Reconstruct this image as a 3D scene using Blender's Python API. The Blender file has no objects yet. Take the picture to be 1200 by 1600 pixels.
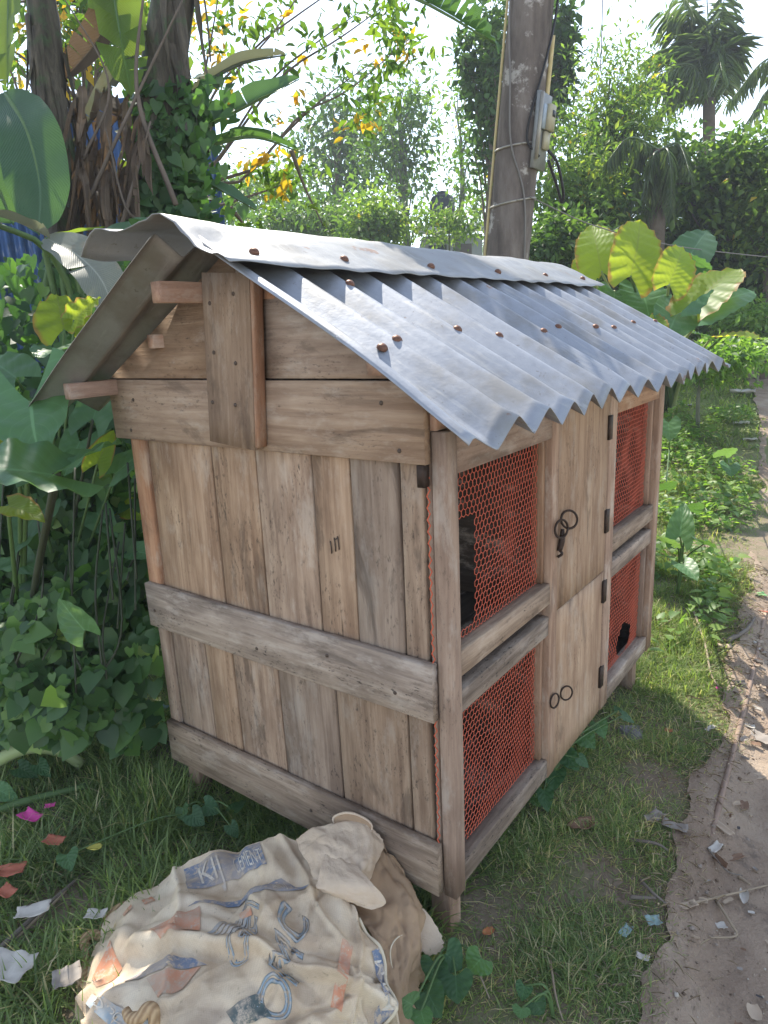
import bpy, bmesh, math, random
import numpy as np
from mathutils import Vector, Matrix, noise as mnoise
rng = np.random.default_rng(7)
random.seed(7)
SC = bpy.context.scene
COL = SC.collection
V3 = lambda *a: np.array(a, float)

# ------------------------------------------------------------------ camera, sky, sun, exposure
CAM = V3(0.7392, -1.1383, 1.4500)
RIGHT = V3(0.80312658, 0.59395351, -0.04697789)
DOWN = V3(0.11502189, -0.23192641, -0.96590895)
FWD = V3(-0.58460042, 0.77034367, -0.25458392)
FPX = 1072.9
cam = bpy.data.cameras.new('camera')
camo = bpy.data.objects.new('camera', cam); COL.objects.link(camo)
camo.matrix_world = Matrix(((RIGHT[0], -DOWN[0], -FWD[0], CAM[0]), (RIGHT[1], -DOWN[1], -FWD[1], CAM[1]),
                            (RIGHT[2], -DOWN[2], -FWD[2], CAM[2]), (0, 0, 0, 1)))
cam.sensor_fit = 'VERTICAL'; cam.sensor_height = 24.0; cam.lens = FPX / 1600 * 24.0
cam.clip_start = 0.05; cam.clip_end = 1500
SC.camera = camo
SUN_TO = Vector((-0.74, 0.62, 1.14)).normalized()
SUN_EL = math.asin(SUN_TO.z); SUN_AZ = math.atan2(SUN_TO.x, SUN_TO.y)
w = bpy.data.worlds.new('World'); SC.world = w; w.use_nodes = True
nt = w.node_tree; nt.nodes.clear()
sky = nt.nodes.new('ShaderNodeTexSky'); sky.sky_type = 'NISHITA'; sky.sun_disc = False
sky.sun_elevation = SUN_EL; sky.sun_rotation = SUN_AZ
sky.air_density = 1.0; sky.dust_density = 0.0; sky.ozone_density = 1.0
bg = nt.nodes.new('ShaderNodeBackground'); bg.inputs['Strength'].default_value = 0.15
wo = nt.nodes.new('ShaderNodeOutputWorld')
hs = nt.nodes.new('ShaderNodeHueSaturation'); hs.inputs['Saturation'].default_value = 0.6   # a hazy, whitish sky
nt.links.new(sky.outputs[0], hs.inputs['Color']); nt.links.new(hs.outputs[0], bg.inputs[0]); nt.links.new(bg.outputs[0], wo.inputs[0])
sl = bpy.data.lights.new('sun', 'SUN'); sl.energy = 3.6; sl.angle = math.radians(0.55); sl.color = (1.0, 0.93, 0.82)
so = bpy.data.objects.new('sun', sl); COL.objects.link(so)
so.rotation_euler = (-SUN_TO).to_track_quat('-Z', 'Y').to_euler(); so.location = (-4, 5, 8)
SC.view_settings.view_transform = 'Standard'; SC.view_settings.look = 'None'
SC.view_settings.exposure = 1.4; SC.view_settings.gamma = 1.0; SC.view_settings.use_curve_mapping = False
SC.render.engine = 'CYCLES'
SC.cycles.max_bounces = 8; SC.cycles.transparent_max_bounces = 6
SC.cycles.use_denoising = True

# ------------------------------------------------------------------ helpers
def sight(u, v, d):
    """world point at depth d along the line of sight measured in the photograph"""
    return CAM + d * (RIGHT * (u - 600) / FPX + DOWN * (v - 800) / FPX + FWD)
def smooth(a, b, x):
    t = np.clip((x - a) / (b - a), 0, 1); return t * t * (3 - 2 * t)
def path_left(y):
    return np.interp(y, [-3, .07, .32, 1.06, 2.27, 4.5, 7, 12], [.70, .52, .455, .43, .30, .06, -.35, -1.4])
def terrain(x, y):
    f = (x - CAM[0]) * -0.604 + (y - CAM[1]) * 0.797
    return 0.5 * smooth(3.6, 10, f) + 0.012 * np.sin(3.1 * x + 1.3) * np.sin(2.7 * y) - .05 * smooth(-.05, .12, x - path_left(y)) * smooth(9, 4, y)
def ground(u, v, z=0.0):
    r = sight(u, v, 1) - CAM
    p = CAM + r * (z - CAM[2]) / r[2]
    for _ in range(12):
        p = CAM + r * (z + float(terrain(p[0], p[1])) - CAM[2]) / r[2]
    return p

WM = {}
def finish(o, m=None, parent=None):
    COL.objects.link(o)
    m = m or Matrix.Identity(4)
    WM[o.name] = m.copy()
    if parent is not None:
        o.parent = parent
        o.matrix_parent_inverse = WM[parent.name].inverted()
    o.matrix_basis = m
    return o
def tag(o, label=None, cat=None, group=None, kind=None):
    if label: o['label'] = label
    if cat: o['category'] = cat
    if group: o['group'] = group
    if kind: o['kind'] = kind
    return o
def thing(name, loc, label, cat, group=None):
    o = bpy.data.objects.new(name, None); o.empty_display_size = .05
    finish(o, Matrix.Translation(Vector(loc)))
    return tag(o, label, cat, group)
def mesh_data(name, V, F, mat=None, smooth_=False, uv=None, rnd=None):
    """V (n,3); F either an (m,k) array or a list of arrays with different k"""
    me = bpy.data.meshes.new(name)
    V = np.asarray(V, float)
    if isinstance(F, np.ndarray): F = [F]
    F = [np.asarray(f, np.int32) for f in F if len(f)]
    idx = np.concatenate([f.ravel() for f in F]); tot = np.concatenate([np.full(len(f), f.shape[1], np.int32) for f in F])
    st = np.concatenate([[0], np.cumsum(tot)[:-1]]).astype(np.int32)
    me.vertices.add(len(V)); me.vertices.foreach_set('co', V.astype(np.float32).ravel())
    me.loops.add(len(idx)); me.loops.foreach_set('vertex_index', idx)
    me.polygons.add(len(tot)); me.polygons.foreach_set('loop_start', st); me.polygons.foreach_set('loop_total', tot)
    if smooth_: me.polygons.foreach_set('use_smooth', np.ones(len(tot), bool))
    if uv is not None:
        l = me.uv_layers.new(name='UVMap'); l.data.foreach_set('uv', np.asarray(uv, np.float32)[idx].ravel())
    if rnd is not None:
        a = me.attributes.new('rnd', 'FLOAT', 'POINT'); a.data.foreach_set('value', np.asarray(rnd, np.float32))
    me.update(calc_edges=True); me.validate()
    if mat: me.materials.append(mat)
    return me
def mobj(name, V, F, mat, parent=None, smooth_=False, uv=None, rnd=None, origin=None):
    """mesh in world coordinates; its origin sits at its parent's base or at `origin`"""
    if origin is None:
        origin = WM[parent.name].translation if parent is not None else Vector(np.asarray(V).mean(0))
    origin = V3(*origin)
    o = bpy.data.objects.new(name, mesh_data(name, np.asarray(V) - origin, F, mat, smooth_, uv, rnd))
    return finish(o, Matrix.Translation(Vector(origin)), parent)
class MB:
    def __init__(s): s.v = []; s.f = {}; s.n = 0
    def add(s, V, F):
        V = np.asarray(V, float)
        for f in F:
            s.f.setdefault(len(f), []).append([i + s.n for i in f])
        s.v.append(V); s.n += len(V)
    def get(s): return np.concatenate(s.v), [np.array(x) for x in s.f.values()]
def frame_of(d, hint=(0, 0, 1)):
    d = V3(*d); d /= np.linalg.norm(d)
    h = V3(*hint)
    if abs(d @ h) / np.linalg.norm(h) > .97: h = V3(1, 0, 0) if abs(d[0]) < .9 else V3(0, 1, 0)
    x = np.cross(h, d); x /= np.linalg.norm(x)
    return x, np.cross(d, x), d
def spline(P, n):
    """Catmull-Rom through the points"""
    P = np.asarray(P, float)
    if len(P) == 2: return P[0] + (P[1] - P[0]) * np.linspace(0, 1, n)[:, None]
    Q = np.vstack([2 * P[0] - P[1], P, 2 * P[-1] - P[-2]])
    t = np.linspace(0, len(P) - 1 - 1e-9, n); i = t.astype(int); f = (t - i)[:, None]
    a, b, c, d = Q[i], Q[i + 1], Q[i + 2], Q[i + 3]
    return .5 * (2 * b + (c - a) * f + (2 * a - 5 * b + 4 * c - d) * f ** 2 + (3 * b - a - 3 * c + d) * f ** 3)
def tube_vf(P, r, k=6, n=None, cap=True, jit=0, squash=1):
    P = np.asarray(P, float)
    if n: P = spline(P, n)
    m = len(P); r = np.interp(np.linspace(0, 1, m), np.linspace(0, 1, len(np.atleast_1d(r))), np.atleast_1d(r))
    V = []; x = None
    for i in range(m):
        d = P[min(i + 1, m - 1)] - P[max(i - 1, 0)]; d = d / (np.linalg.norm(d) + 1e-12)
        if x is None: x = frame_of(d)[0]
        x = x - d * (x @ d); x /= np.linalg.norm(x); y = np.cross(d, x)
        for j in range(k):
            a = 2 * math.pi * j / k; q = r[i] * (1 + jit * (random.random() - .5))
            V.append(P[i] + q * (math.cos(a) * x + squash * math.sin(a) * y))
    F = [[i * k + j, i * k + (j + 1) % k, (i + 1) * k + (j + 1) % k, (i + 1) * k + j] for i in range(m - 1) for j in range(k)]
    if cap: F += [list(range(k))[::-1], [(m - 1) * k + j for j in range(k)]]
    return np.array(V), F
def tube(name, P, r, mat, parent=None, k=6, n=None, jit=0, origin=None):
    mb = MB(); mb.add(*tube_vf(P, r, k, n, True, jit)); V, F = mb.get()
    return mobj(name, V, F, mat, parent, True, origin=origin)
def plank(name, c, ex, ey, L, W, T, mat, parent=None, seg=6, wob=.0015, bev=.002, sub=None):
    """a board: local X runs along its length, Y its width, Z its thickness"""
    ex = V3(*ex); ex /= np.linalg.norm(ex); ey = V3(*ey); ey -= ex * (ey @ ex); ey /= np.linalg.norm(ey); ez = np.cross(ex, ey)
    V = []; sec = [(-1, -1, 1, 0), (-1, -1, 0, 1), (-1, 1, 0, -1), (-1, 1, 1, 0), (1, 1, -1, 0), (1, 1, 0, -1), (1, -1, 0, 1), (1, -1, -1, 0)]
    s0 = random.random() * 90
    for i in range(seg + 1):
        x = -L / 2 + L * i / seg
        n1 = mnoise.noise(Vector((x * 3 + s0, .3, s0))) * wob; n2 = mnoise.noise(Vector((x * 3 + s0, 9.3, s0))) * wob
        for sy, sz, by, bz in sec:
            V.append((x + random.uniform(-.3, .3) * wob * (i in (0, seg)), sy * W / 2 + by * bev + (n1 if sy < 0 else n2), sz * T / 2 + bz * bev + .4 * n1))
    F = [np.array([[i * 8 + j, i * 8 + (j + 1) % 8, (i + 1) * 8 + (j + 1) % 8, (i + 1) * 8 + j] for i in range(seg) for j in range(8)]),
         np.array([list(range(8))[::-1], [seg * 8 + j for j in range(8)]])]
    F[0] = F[0][:, ::-1]; F[1] = F[1][:, ::-1]
    o = bpy.data.objects.new(name, mesh_data(name, np.array(V), F, mat))
    m = Matrix(((ex[0], ey[0], ez[0], c[0]), (ex[1], ey[1], ez[1], c[1]), (ex[2], ey[2], ez[2], c[2]), (0, 0, 0, 1)))
    return finish(o, m, parent)

# ------------------------------------------------------------------ node material kit
class NM:
    def __init__(s, name):
        s.m = bpy.data.materials.new(name); s.m.use_nodes = True; s.t = s.m.node_tree; s.t.nodes.clear()
        s.out = s.n('ShaderNodeOutputMaterial')
    def n(s, ty, **k):
        x = s.t.nodes.new(ty)
        for a, b in k.items(): setattr(x, a, b)
        return x
    def set(s, sock, v):
        if hasattr(v, 'is_linked') or isinstance(v, bpy.types.NodeSocket): s.t.links.new(v, sock)
        elif isinstance(v, (tuple, list)) and len(v) == 3 and sock.type == 'RGBA': sock.default_value = (*v, 1)
        else: sock.default_value = v
    def math(s, op, a, b=None, c=None, clamp=False):
        x = s.n('ShaderNodeMath', operation=op, use_clamp=clamp); s.set(x.inputs[0], a)
        if b is not None: s.set(x.inputs[1], b)
        if c is not None: s.set(x.inputs[2], c)
        return x.outputs[0]
    def noise(s, vec, scale, detail=4, rough=.55, dist=0):
        x = s.n('ShaderNodeTexNoise'); s.set(x.inputs['Vector'], vec); x.inputs['Scale'].default_value = scale
        x.inputs['Detail'].default_value = detail; x.inputs['Roughness'].default_value = rough; x.inputs['Distortion'].default_value = dist
        return x.outputs['Fac']
    def mapv(s, vec, scale=(1, 1, 1), loc=(0, 0, 0)):
        x = s.n('ShaderNodeMapping'); s.set(x.inputs['Vector'], vec); x.inputs['Scale'].default_value = scale; s.set(x.inputs['Location'], loc)
        return x.outputs[0]
    def ramp(s, f, stops):
        x = s.n('ShaderNodeValToRGB'); s.set(x.inputs[0], f); e = x.color_ramp.elements
        while len(e) < len(stops): e.new(.5)
        for i, (p, c) in enumerate(stops):
            e[i].position = p; e[i].color = (*c, 1) if isinstance(c, (tuple, list)) else (c, c, c, 1)
        return x.outputs[0]
    def mix(s, f, a, b, mode='MIX'):
        x = s.n('ShaderNodeMix', data_type='RGBA', blend_type=mode); s.set(x.inputs[0], f); s.set(x.inputs[6], a); s.set(x.inputs[7], b)
        return x.outputs[2]
    def step(s, f, lo, hi): 
        x = s.n('ShaderNodeMapRange', interpolation_type='SMOOTHSTEP'); s.set(x.inputs[0], f); x.inputs[1].default_value = lo; x.inputs[2].default_value = hi
        return x.outputs[0]
    def bump(s, h, strength=.3, dist=.01):
        x = s.n('ShaderNodeBump'); s.set(x.inputs['Height'], h); x.inputs['Strength'].default_value = strength; x.inputs['Distance'].default_value = dist
        return x.outputs[0]
    def bsdf(s, col, rough=.8, metal=0, nrm=None, spec=.3, trans=None, tcol=None):
        p = s.n('ShaderNodeBsdfPrincipled'); s.set(p.inputs['Base Color'], col); s.set(p.inputs['Roughness'], rough); s.set(p.inputs['Metallic'], metal)
        p.inputs['Specular IOR Level'].default_value = spec
        if nrm is not None: s.set(p.inputs['Normal'], nrm)
        res = p.outputs[0]
        if trans is not None:
            t = s.n('ShaderNodeBsdfTranslucent'); s.set(t.inputs[0], tcol)
            if nrm is not None: s.set(t.inputs['Normal'], nrm)
            mx = s.n('ShaderNodeMixShader'); s.set(mx.inputs[0], trans); s.t.links.new(res, mx.inputs[1]); s.t.links.new(t.outputs[0], mx.inputs[2]); res = mx.outputs[0]
        s.t.links.new(res, s.out.inputs[0]); return s.m
    def obj(s): return s.n('ShaderNodeTexCoord').outputs['Object']
    def uv(s): return s.n('ShaderNodeTexCoord').outputs['UV']
    def pos(s): return s.n('ShaderNodeNewGeometry').outputs['Position']
    def orand(s): return s.n('ShaderNodeObjectInfo').outputs['Random']
    def attr(s, a): return s.n('ShaderNodeAttribute', attribute_name=a).outputs['Fac']
    def vadd(s, a, f, k=40.0):
        m_ = s.math('MULTIPLY', f, k); c = s.n('ShaderNodeCombineXYZ'); s.set(c.inputs[0], m_); s.set(c.inputs[1], m_); s.set(c.inputs[2], m_)
        x = s.n('ShaderNodeVectorMath', operation='ADD'); s.set(x.inputs[0], a); s.t.links.new(c.outputs[0], x.inputs[1]); return x.outputs[0]

def wood(name, dark, mid, light, mildew=.5, grey=0.0, scale=1.0):
    k = NM(name); r = k.orand(); v = k.vadd(k.obj(), r)
    g1 = k.noise(k.mapv(v, (2.2 * scale, 34 * scale, 34 * scale)), 1.6, 7, .62, .35)
    g2 = k.noise(k.mapv(v, (5, 130, 130)), 1.3, 3, .6)
    blo = k.noise(k.mapv(v, (3.0, 6, 6)), 1.5, 5, .6)
    c = k.ramp(g1, [(.28, dark), (.5, mid), (.72, light)])
    c = k.mix(k.math('MULTIPLY', g2, .35), c, light)
    wide = k.noise(k.mapv(v, (1.1, 9, 9)), 1.4, 5, .6, .8); c = k.mix(k.math('MULTIPLY', k.step(wide, .50, .68), .55), c, dark)
    c = k.mix(k.step(blo, .40, .72), c, k.mix(.55, c, dark))
    fine = k.noise(k.mapv(v, (30, 75, 75)), 1.6, 7, .74)
    spots = k.math('MULTIPLY', k.step(fine, .53, .66), k.step(k.noise(k.mapv(v, (4, 10, 10)), 1.2, 5, .6), .46, .60))
    c = k.mix(k.math('MULTIPLY', spots, mildew), c, (.035, .028, .024))
    pale = k.step(k.noise(k.mapv(v, (5, 13, 13)), 1.1, 8, .72), .50, .66)
    c = k.mix(k.math('MULTIPLY', pale, .5), c, (.46, .385, .31))
    stain = k.step(k.noise(k.mapv(v, (2.2, 7, 7)), 1.3, 7, .68, .6), .55, .66); c = k.mix(k.math('MULTIPLY', stain, .55 * min(1, mildew + .2)), c, (.085, .06, .045))
    crk = k.step(k.noise(k.mapv(v, (1.6, 60, 60)), 1.0, 3, .5, .3), .70, .76); c = k.mix(k.math('MULTIPLY', crk, .7), c, (.03, .022, .017))
    hs = k.n('ShaderNodeHueSaturation'); k.set(hs.inputs['Color'], c); k.set(hs.inputs['Value'], k.math('MULTIPLY_ADD', r, .42, .78)); k.set(hs.inputs['Saturation'], k.math('MULTIPLY_ADD', k.math('FRACT', k.math('MULTIPLY', r, 7.3)),   .34, .76 - grey))
    h = k.math('ADD', k.math('MULTIPLY', g1, .6), k.math('MULTIPLY', g2, .5))
    return k.bsdf(hs.outputs[0], .82, 0, k.bump(k.math('ADD', h, k.math('MULTIPLY', fine, .35)), .7, .004), .2)
W_WALL = wood('weathered_plank_wood', (.165, .100, .064), (.335, .226, .148), (.48, .355, .25), .8)
W_GABLE = wood('gable_board_wood', (.18, .112, .072), (.31, .213, .142), (.43, .32, .225), .65)
W_GREY = wood('grey_board_wood', (.105, .070, .049), (.28, .202, .14), (.43, .335, .25), 1.0, .05)
W_RAW = wood('reddish_batten_wood', (.21, .105, .06), (.36, .20, .125), (.45, .29, .19), .25)
W_DOOR = wood('door_panel_wood', (.21, .125, .078), (.385, .26, .172), (.50, .375, .26), .6)
W_FRAME = wood('frame_wood', (.17, .095, .058), (.31, .19, .117), (.42, .29, .195), .5)
W_DARK = wood('shade_darkened_inside_wood', (.03, .023, .018), (.055, .042, .032), (.08, .062, .048), .5)  # inner boards coloured nearly black, putting the interior's shade into the wood

def simple(name, col, rough=.7, metal=0, var=.25, scale=20, spec=.3, bump=.2, trans=None, tcol=None):
    k = NM(name); v = k.vadd(k.obj(), k.orand()); f = k.noise(v, scale, 5, .6)
    c = k.mix(f, tuple(x * (1 - var) for x in col), tuple(min(1, x * (1 + var)) for x in col))
    return k.bsdf(c, rough, metal, k.bump(f, bump, .004), spec, trans, tcol)
RED_NET = simple('red_plastic_coated_wire', (.55, .115, .058), .45, 0, .3, 60, .4)
IRON = simple('rusty_dark_iron', (.055, .038, .030), .6, .6, .4, 60)
RUST_SCREW = simple('rusted_screw_cap', (.15, .075, .05), .5, .5, .5, 150)
NAIL = simple('nail_head', (.10, .075, .06), .6, .5, .3, 90)

def tin_mat(name, base, dirt):
    k = NM(name); v = k.vadd(k.obj(), k.orand())
    sp = k.noise(v, 38, 6, .75); big = k.noise(v, 5, 5, .6); st = k.noise(k.mapv(v, (2.5, 22, 2.5)), 2.5, 5, .6)
    c = k.mix(k.math('MULTIPLY', sp, .8), tuple(x * .72 for x in base), tuple(min(1, x * 1.18) for x in base))
    c = k.mix(k.math('MULTIPLY', k.step(big, .44, .64), .75), c, dirt)
    c = k.mix(k.math('MULTIPLY', k.step(st, .55, .72), .4), c, (.50, .49, .46))
    rs = k.math('MULTIPLY', k.step(k.noise(v, 7, 7, .68), .635, .70), .85)
    c = k.mix(rs, c, (.19, .10, .055))
    dots = k.math('MULTIPLY', k.step(k.noise(v, 60, 6, .75), .60, .68), k.step(k.noise(v, 4, 4, .6), .47, .6))
    c = k.mix(k.math('MULTIPLY', dots, .7), c, (.12, .09, .08))
    rg = k.math('MULTIPLY_ADD', sp, .25, .38)
    return k.bsdf(c, rg, k.math('MULTIPLY_ADD', rs, -.6, .62), k.bump(k.math('ADD', sp, k.math('MULTIPLY', big, 3)), .12, .006), .5)
TIN = tin_mat('galvanised_sheet', (.33, .35, .385), (.22, .21, .19))
TIN_CAP = tin_mat('dull_ridge_sheet', (.30, .305, .31), (.22, .21, .19))
TIN_OLD = tin_mat('old_grey_sheet', (.36, .36, .34), (.22, .20, .17))

def leafmat(name, dark, light, tcol, trans=.38, veins=9.0, slant=.55, rough=.42, vein_col=None, edge=None, spec=.35, blotch=None, ribw=.4, bmp=.22):
    """blade with ribs: UV u across, v along"""
    k = NM(name); sx = k.n('ShaderNodeSeparateXYZ'); k.set(sx.inputs[0], k.uv())
    side = k.math('ABSOLUTE', k.math('MULTIPLY_ADD', sx.outputs[0], 2, -1))
    lat = k.math('SUBTRACT', k.math('MULTIPLY', sx.outputs[1], veins), k.math('MULTIPLY', side, slant * veins * .5))
    fr = k.math('ABSOLUTE', k.math('SUBTRACT', k.math('FRACT', lat), .5))
    rib = k.step(fr, .09, .02); midr = k.step(side, .05, .018)
    line = k.math('MAXIMUM', k.math('MULTIPLY', rib, ribw), midr)
    v = k.vadd(k.obj(), k.orand()); f = k.noise(v, 9, 5, .6); r = k.orand()
    c = k.mix(f, dark, light)
    if blotch: c = k.mix(k.math('MULTIPLY', k.step(k.noise(v, 5, 5, .65), .52, .66), .9), c, blotch)
    c = k.mix(k.math('MULTIPLY', line, .6), c, vein_col or tuple(min(1, x * 1.7 + .02) for x in light))
    tc = k.mix(k.math('MULTIPLY', line, .45), k.mix(f, tuple(x * .75 for x in tcol), tcol), tuple(x * .55 for x in tcol))
    if edge:
        e = k.math('MULTIPLY', k.step(k.math('ADD', side, k.math('MULTIPLY', k.noise(v, 14, 4), .5)), 1.08, 1.25), .95)
        c = k.mix(e, c, edge); tc = k.mix(e, tc, edge)
    hs = k.n('ShaderNodeHueSaturation'); k.set(hs.inputs['Color'], c); k.set(hs.inputs['Value'], k.math('MULTIPLY_ADD', r, .5, .75))
    h = k.math('ADD', k.math('MULTIPLY', fr, 1.0), k.math('MULTIPLY', f, .4))
    return k.bsdf(hs.outputs[0], rough, 0, k.bump(h, bmp, .01), spec, trans, tc)
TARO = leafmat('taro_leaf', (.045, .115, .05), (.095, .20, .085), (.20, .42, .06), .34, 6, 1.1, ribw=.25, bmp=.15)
TARO_Y = leafmat('yellow_taro_leaf_painted_glow', (.09, .17, .025), (.16, .25, .03), (.70, .85, .05), .62, 10, .8, .45, (.26, .28, .10), (.42, .24, .06))  # yellow-green leaf with the backlit glow raised in its colours; orange edge is its own
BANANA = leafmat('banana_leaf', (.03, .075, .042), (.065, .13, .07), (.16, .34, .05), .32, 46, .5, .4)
BANANA_Y = leafmat('banana_leaf_painted_backlight', (.07, .14, .03), (.11, .2, .035), (.36, .50, .05), .5, 46, .5, .45)  # lit copy of the banana leaf: backlight put into its colours
BANANA_G = leafmat('banana_leaf_painted_glint', (.12, .135, .11), (.21, .22, .18), (.22, .24, .12), .25, 40, .5, .45, None, None, .4, (.25, .19, .13))  # grey sun glint put into the leaf colour; brown blotches are dead patches
BANANA_D = leafmat('dry_banana_leaf', (.075, .055, .04), (.19, .145, .105), (.20, .13, .07), .25, 30, .5, .85)
VINE = leafmat('creeper_leaf', (.03, .085, .038), (.06, .14, .055), (.16, .33, .05), .33, 5, 1.0, .45)
VINE_P = leafmat('pale_creeper_leaf', (.055, .13, .05), (.10, .21, .085), (.26, .45, .08), .36, 5, 1.0, .4)

def foliage(name, stops, tmul=(2.6, 2.7, 1.0), trans=.42, rough=.5, spec=.3):
    """many small leaves: colour by each leaf's own random value"""
    k = NM(name); f = k.attr('rnd'); c = k.ramp(f, stops)
    big = k.noise(k.pos(), 1.3, 3, .6)
    c = k.mix(1.0, c, k.ramp(big, [(.3, (.78, .8, .85)), (.7, (1.2, 1.15, 1.0))]), 'MULTIPLY')
    tc = k.mix(1.0, c, tmul, 'MULTIPLY')
    return k.bsdf(c, rough, 0, None, spec, trans, tc)
F_DARK = foliage('dark_tree_foliage', [(0, (.022, .05, .02)), (.5, (.04, .085, .03)), (1, (.075, .13, .045))])
F_MID = foliage('mid_green_foliage', [(0, (.035, .075, .025)), (.5, (.065, .125, .036)), (1, (.12, .19, .05))])
F_LIGHT = foliage('light_tree_foliage', [(0, (.05, .10, .03)), (.5, (.10, .17, .045)), (.955, (.17, .24, .06)), (.975, (.42, .30, .03)), (1, (.45, .33, .04))])
F_YEL = foliage('yellowing_foliage', [(0, (.04, .09, .025)), (.4, (.075, .145, .03)), (.74, (.13, .20, .035)), (.80, (.36, .26, .03)), (1, (.46, .26, .03))], (1.9, 2.0, .8), .5)
F_FAR = foliage('far_wood_foliage', [(0, (.045, .085, .035)), (.5, (.08, .135, .045)), (1, (.13, .19, .06))])
F_PALM = foliage('palm_frond', [(0, (.05, .085, .045)), (.5, (.085, .13, .06)), (1, (.14, .19, .08))], (2.2, 2.4, 1.0), .35, .35, .5)
F_GRASS = foliage('grass_blades', [(0, (.10, .155, .065)), (.45, (.18, .255, .11)), (.75, (.26, .33, .14)), (.86, (.42, .39, .24)), (1, (.58, .50, .36))], (2.4, 2.5, 1.0), .4, .5, .3)
F_MEADOW = foliage('sun_tinted_meadow_blades', [(0, (.10, .16, .05)), (.45, (.18, .25, .075)), (.78, (.27, .32, .10)), (.88, (.42, .38, .19)), (1, (.54, .46, .29))], (1.9, 2.0, 1.0), .42, .5, .25)  # lighter and yellower than the other grass: sunlight put into the blade colour
F_HERB = foliage('ground_herb', [(0, (.05, .11, .03)), (.5, (.11, .20, .05)), (1, (.19, .28, .08))], (2.4, 2.6, 1.0), .4, .45)
F_VINE = foliage('creeper_mass', [(0, (.028, .072, .028)), (.5, (.062, .135, .045)), (.9, (.12, .22, .065)), (1, (.22, .32, .10))], (2.4, 2.7, 1.0), .35, .42, .4)
BARK = simple('grey_brown_bark', (.13, .105, .085), .9, 0, .4, 14, .2, .6)
BARK_G = simple('green_grey_bark', (.13, .14, .10), .85, 0, .35, 12, .2, .5)
STEM = simple('green_stalk', (.10, .17, .06), .5, 0, .3, 20, .35, .2, .15, (.25, .4, .08))
STEM_P = simple('pale_green_stalk', (.30, .36, .16), .5, 0, .25, 15, .35, .2)
STEM_D = simple('dark_stalk', (.05, .06, .035), .6, 0, .3, 20)
BAMBOO = simple('dry_bamboo_stake', (.36, .29, .18), .7, 0, .3, 20)

# ------------------------------------------------------------------ ground, path
def grid_vf(X, Y, Z):
    n, m = X.shape; V = np.stack([X, Y, Z], -1).reshape(-1, 3)
    i, j = np.meshgrid(np.arange(n - 1), np.arange(m - 1), indexing='ij'); a = (i * m + j).ravel()
    return V, np.stack([a, a + m, a + m + 1, a + 1], 1)
k = NM('soil_and_turf'); p = k.pos(); n1 = k.noise(p, 3.2, 6, .65); n2 = k.noise(p, 40, 4, .7)
c = k.mix(n2, (.16, .125, .09), (.30, .24, .175)); c = k.mix(k.step(n1, .45, .62), c, k.mix(n2, (.10, .12, .055), (.19, .20, .10)))
far = k.n('ShaderNodeSeparateXYZ'); k.set(far.inputs[0], p)
c = k.mix(k.step(far.outputs[1], 3.5, 8), c, k.mix(n1, (.12, .16, .05), (.22, .25, .09)))
bounce_earth = k.step(far.outputs[1], -1.3, -2.2); c = k.mix(bounce_earth, c, k.mix(n1, (.24, .19, .15), (.36, .30, .24)))  # paler earth out of view, added to bounce light onto the hutch
SOIL = k.bsdf(c, .95, 0, k.bump(n2, .6, .02), .1)
k = NM('trodden_earth'); p = k.pos(); n1 = k.noise(p, 2.6, 6, .62); n2 = k.noise(p, 24, 6, .7); n3 = k.noise(p, 150, 3, .7)
c = k.ramp(n1, [(.3, (.25, .18, .128)), (.5, (.37, .285, .212)), (.72, (.50, .41, .315))])
c = k.mix(k.math('MULTIPLY', n2, .5), c, (.24, .175, .13)); c = k.mix(k.math('MULTIPLY', k.step(n3, .55, .75), .5), c, (.40, .34, .28))
c = k.mix(k.math('MULTIPLY', k.step(k.noise(p, 6, 6, .7), .58, .68), .45), c, (.10, .085, .075))
EARTH = k.bsdf(c, .95, 0, k.bump(k.math('ADD', n2, k.math('MULTIPLY', n3, .4)), .9, .02), .12)
ax = np.concatenate([[-95, -60, -30, -18, -12, -8, -5], np.linspace(-3, 3, 160), [5, 8, 12, 18, 30, 60, 95]])
X, Y = np.meshgrid(ax, ax, indexing='ij')
fade = smooth(60, 20, np.hypot(X, Y))
V, F = grid_vf(X, Y, terrain(X, Y) * 1.0)
g = mobj('ground', V, F, SOIL, None, True, origin=(0, 0, 0)); tag(g, kind='structure')
def nz(a, b, c, s): return np.array([mnoise.noise(Vector((x * s, y * s, c))) for x, y in zip(np.ravel(a), np.ravel(b))]).reshape(np.shape(a))
def path_edge(y): return .05 * nz(np.asarray(y), np.asarray(y) * 0, 1.5, 2.6) + .03 * nz(np.asarray(y), np.asarray(y) * 0, 6.5, 8) + .012 * nz(np.asarray(y), np.asarray(y) * 0, 9.5, 26)
ys = np.concatenate([np.linspace(-4, -.4, 60), np.linspace(-.38, 3, 300), np.linspace(3.05, 12, 120)]); ts = np.linspace(0, 1, 110) ** 2.2
Yg = ys[:, None] + 0 * ts; Xg = path_left(ys)[:, None] + path_edge(ys)[:, None] - .06 + ts * 6.0  # path widened beyond the view as an added bounce for the hutch
bm_ = np.array([[mnoise.noise(Vector((x * 5, y * 5, 0))) * .012 + mnoise.noise(Vector((x * 17, y * 17, 3))) * .007 for x, y in zip(a, b)] for a, b in zip(Xg, Yg)])
Zg = terrain(Xg, Yg) + .012 + bm_ * np.minimum(1, ts * 40) + .0 * ts
V, F = grid_vf(Xg, Yg, Zg)
pth = mobj('footpath', V, F, EARTH, None, True, origin=(.8, 0, 0)); tag(pth, kind='structure')

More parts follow.
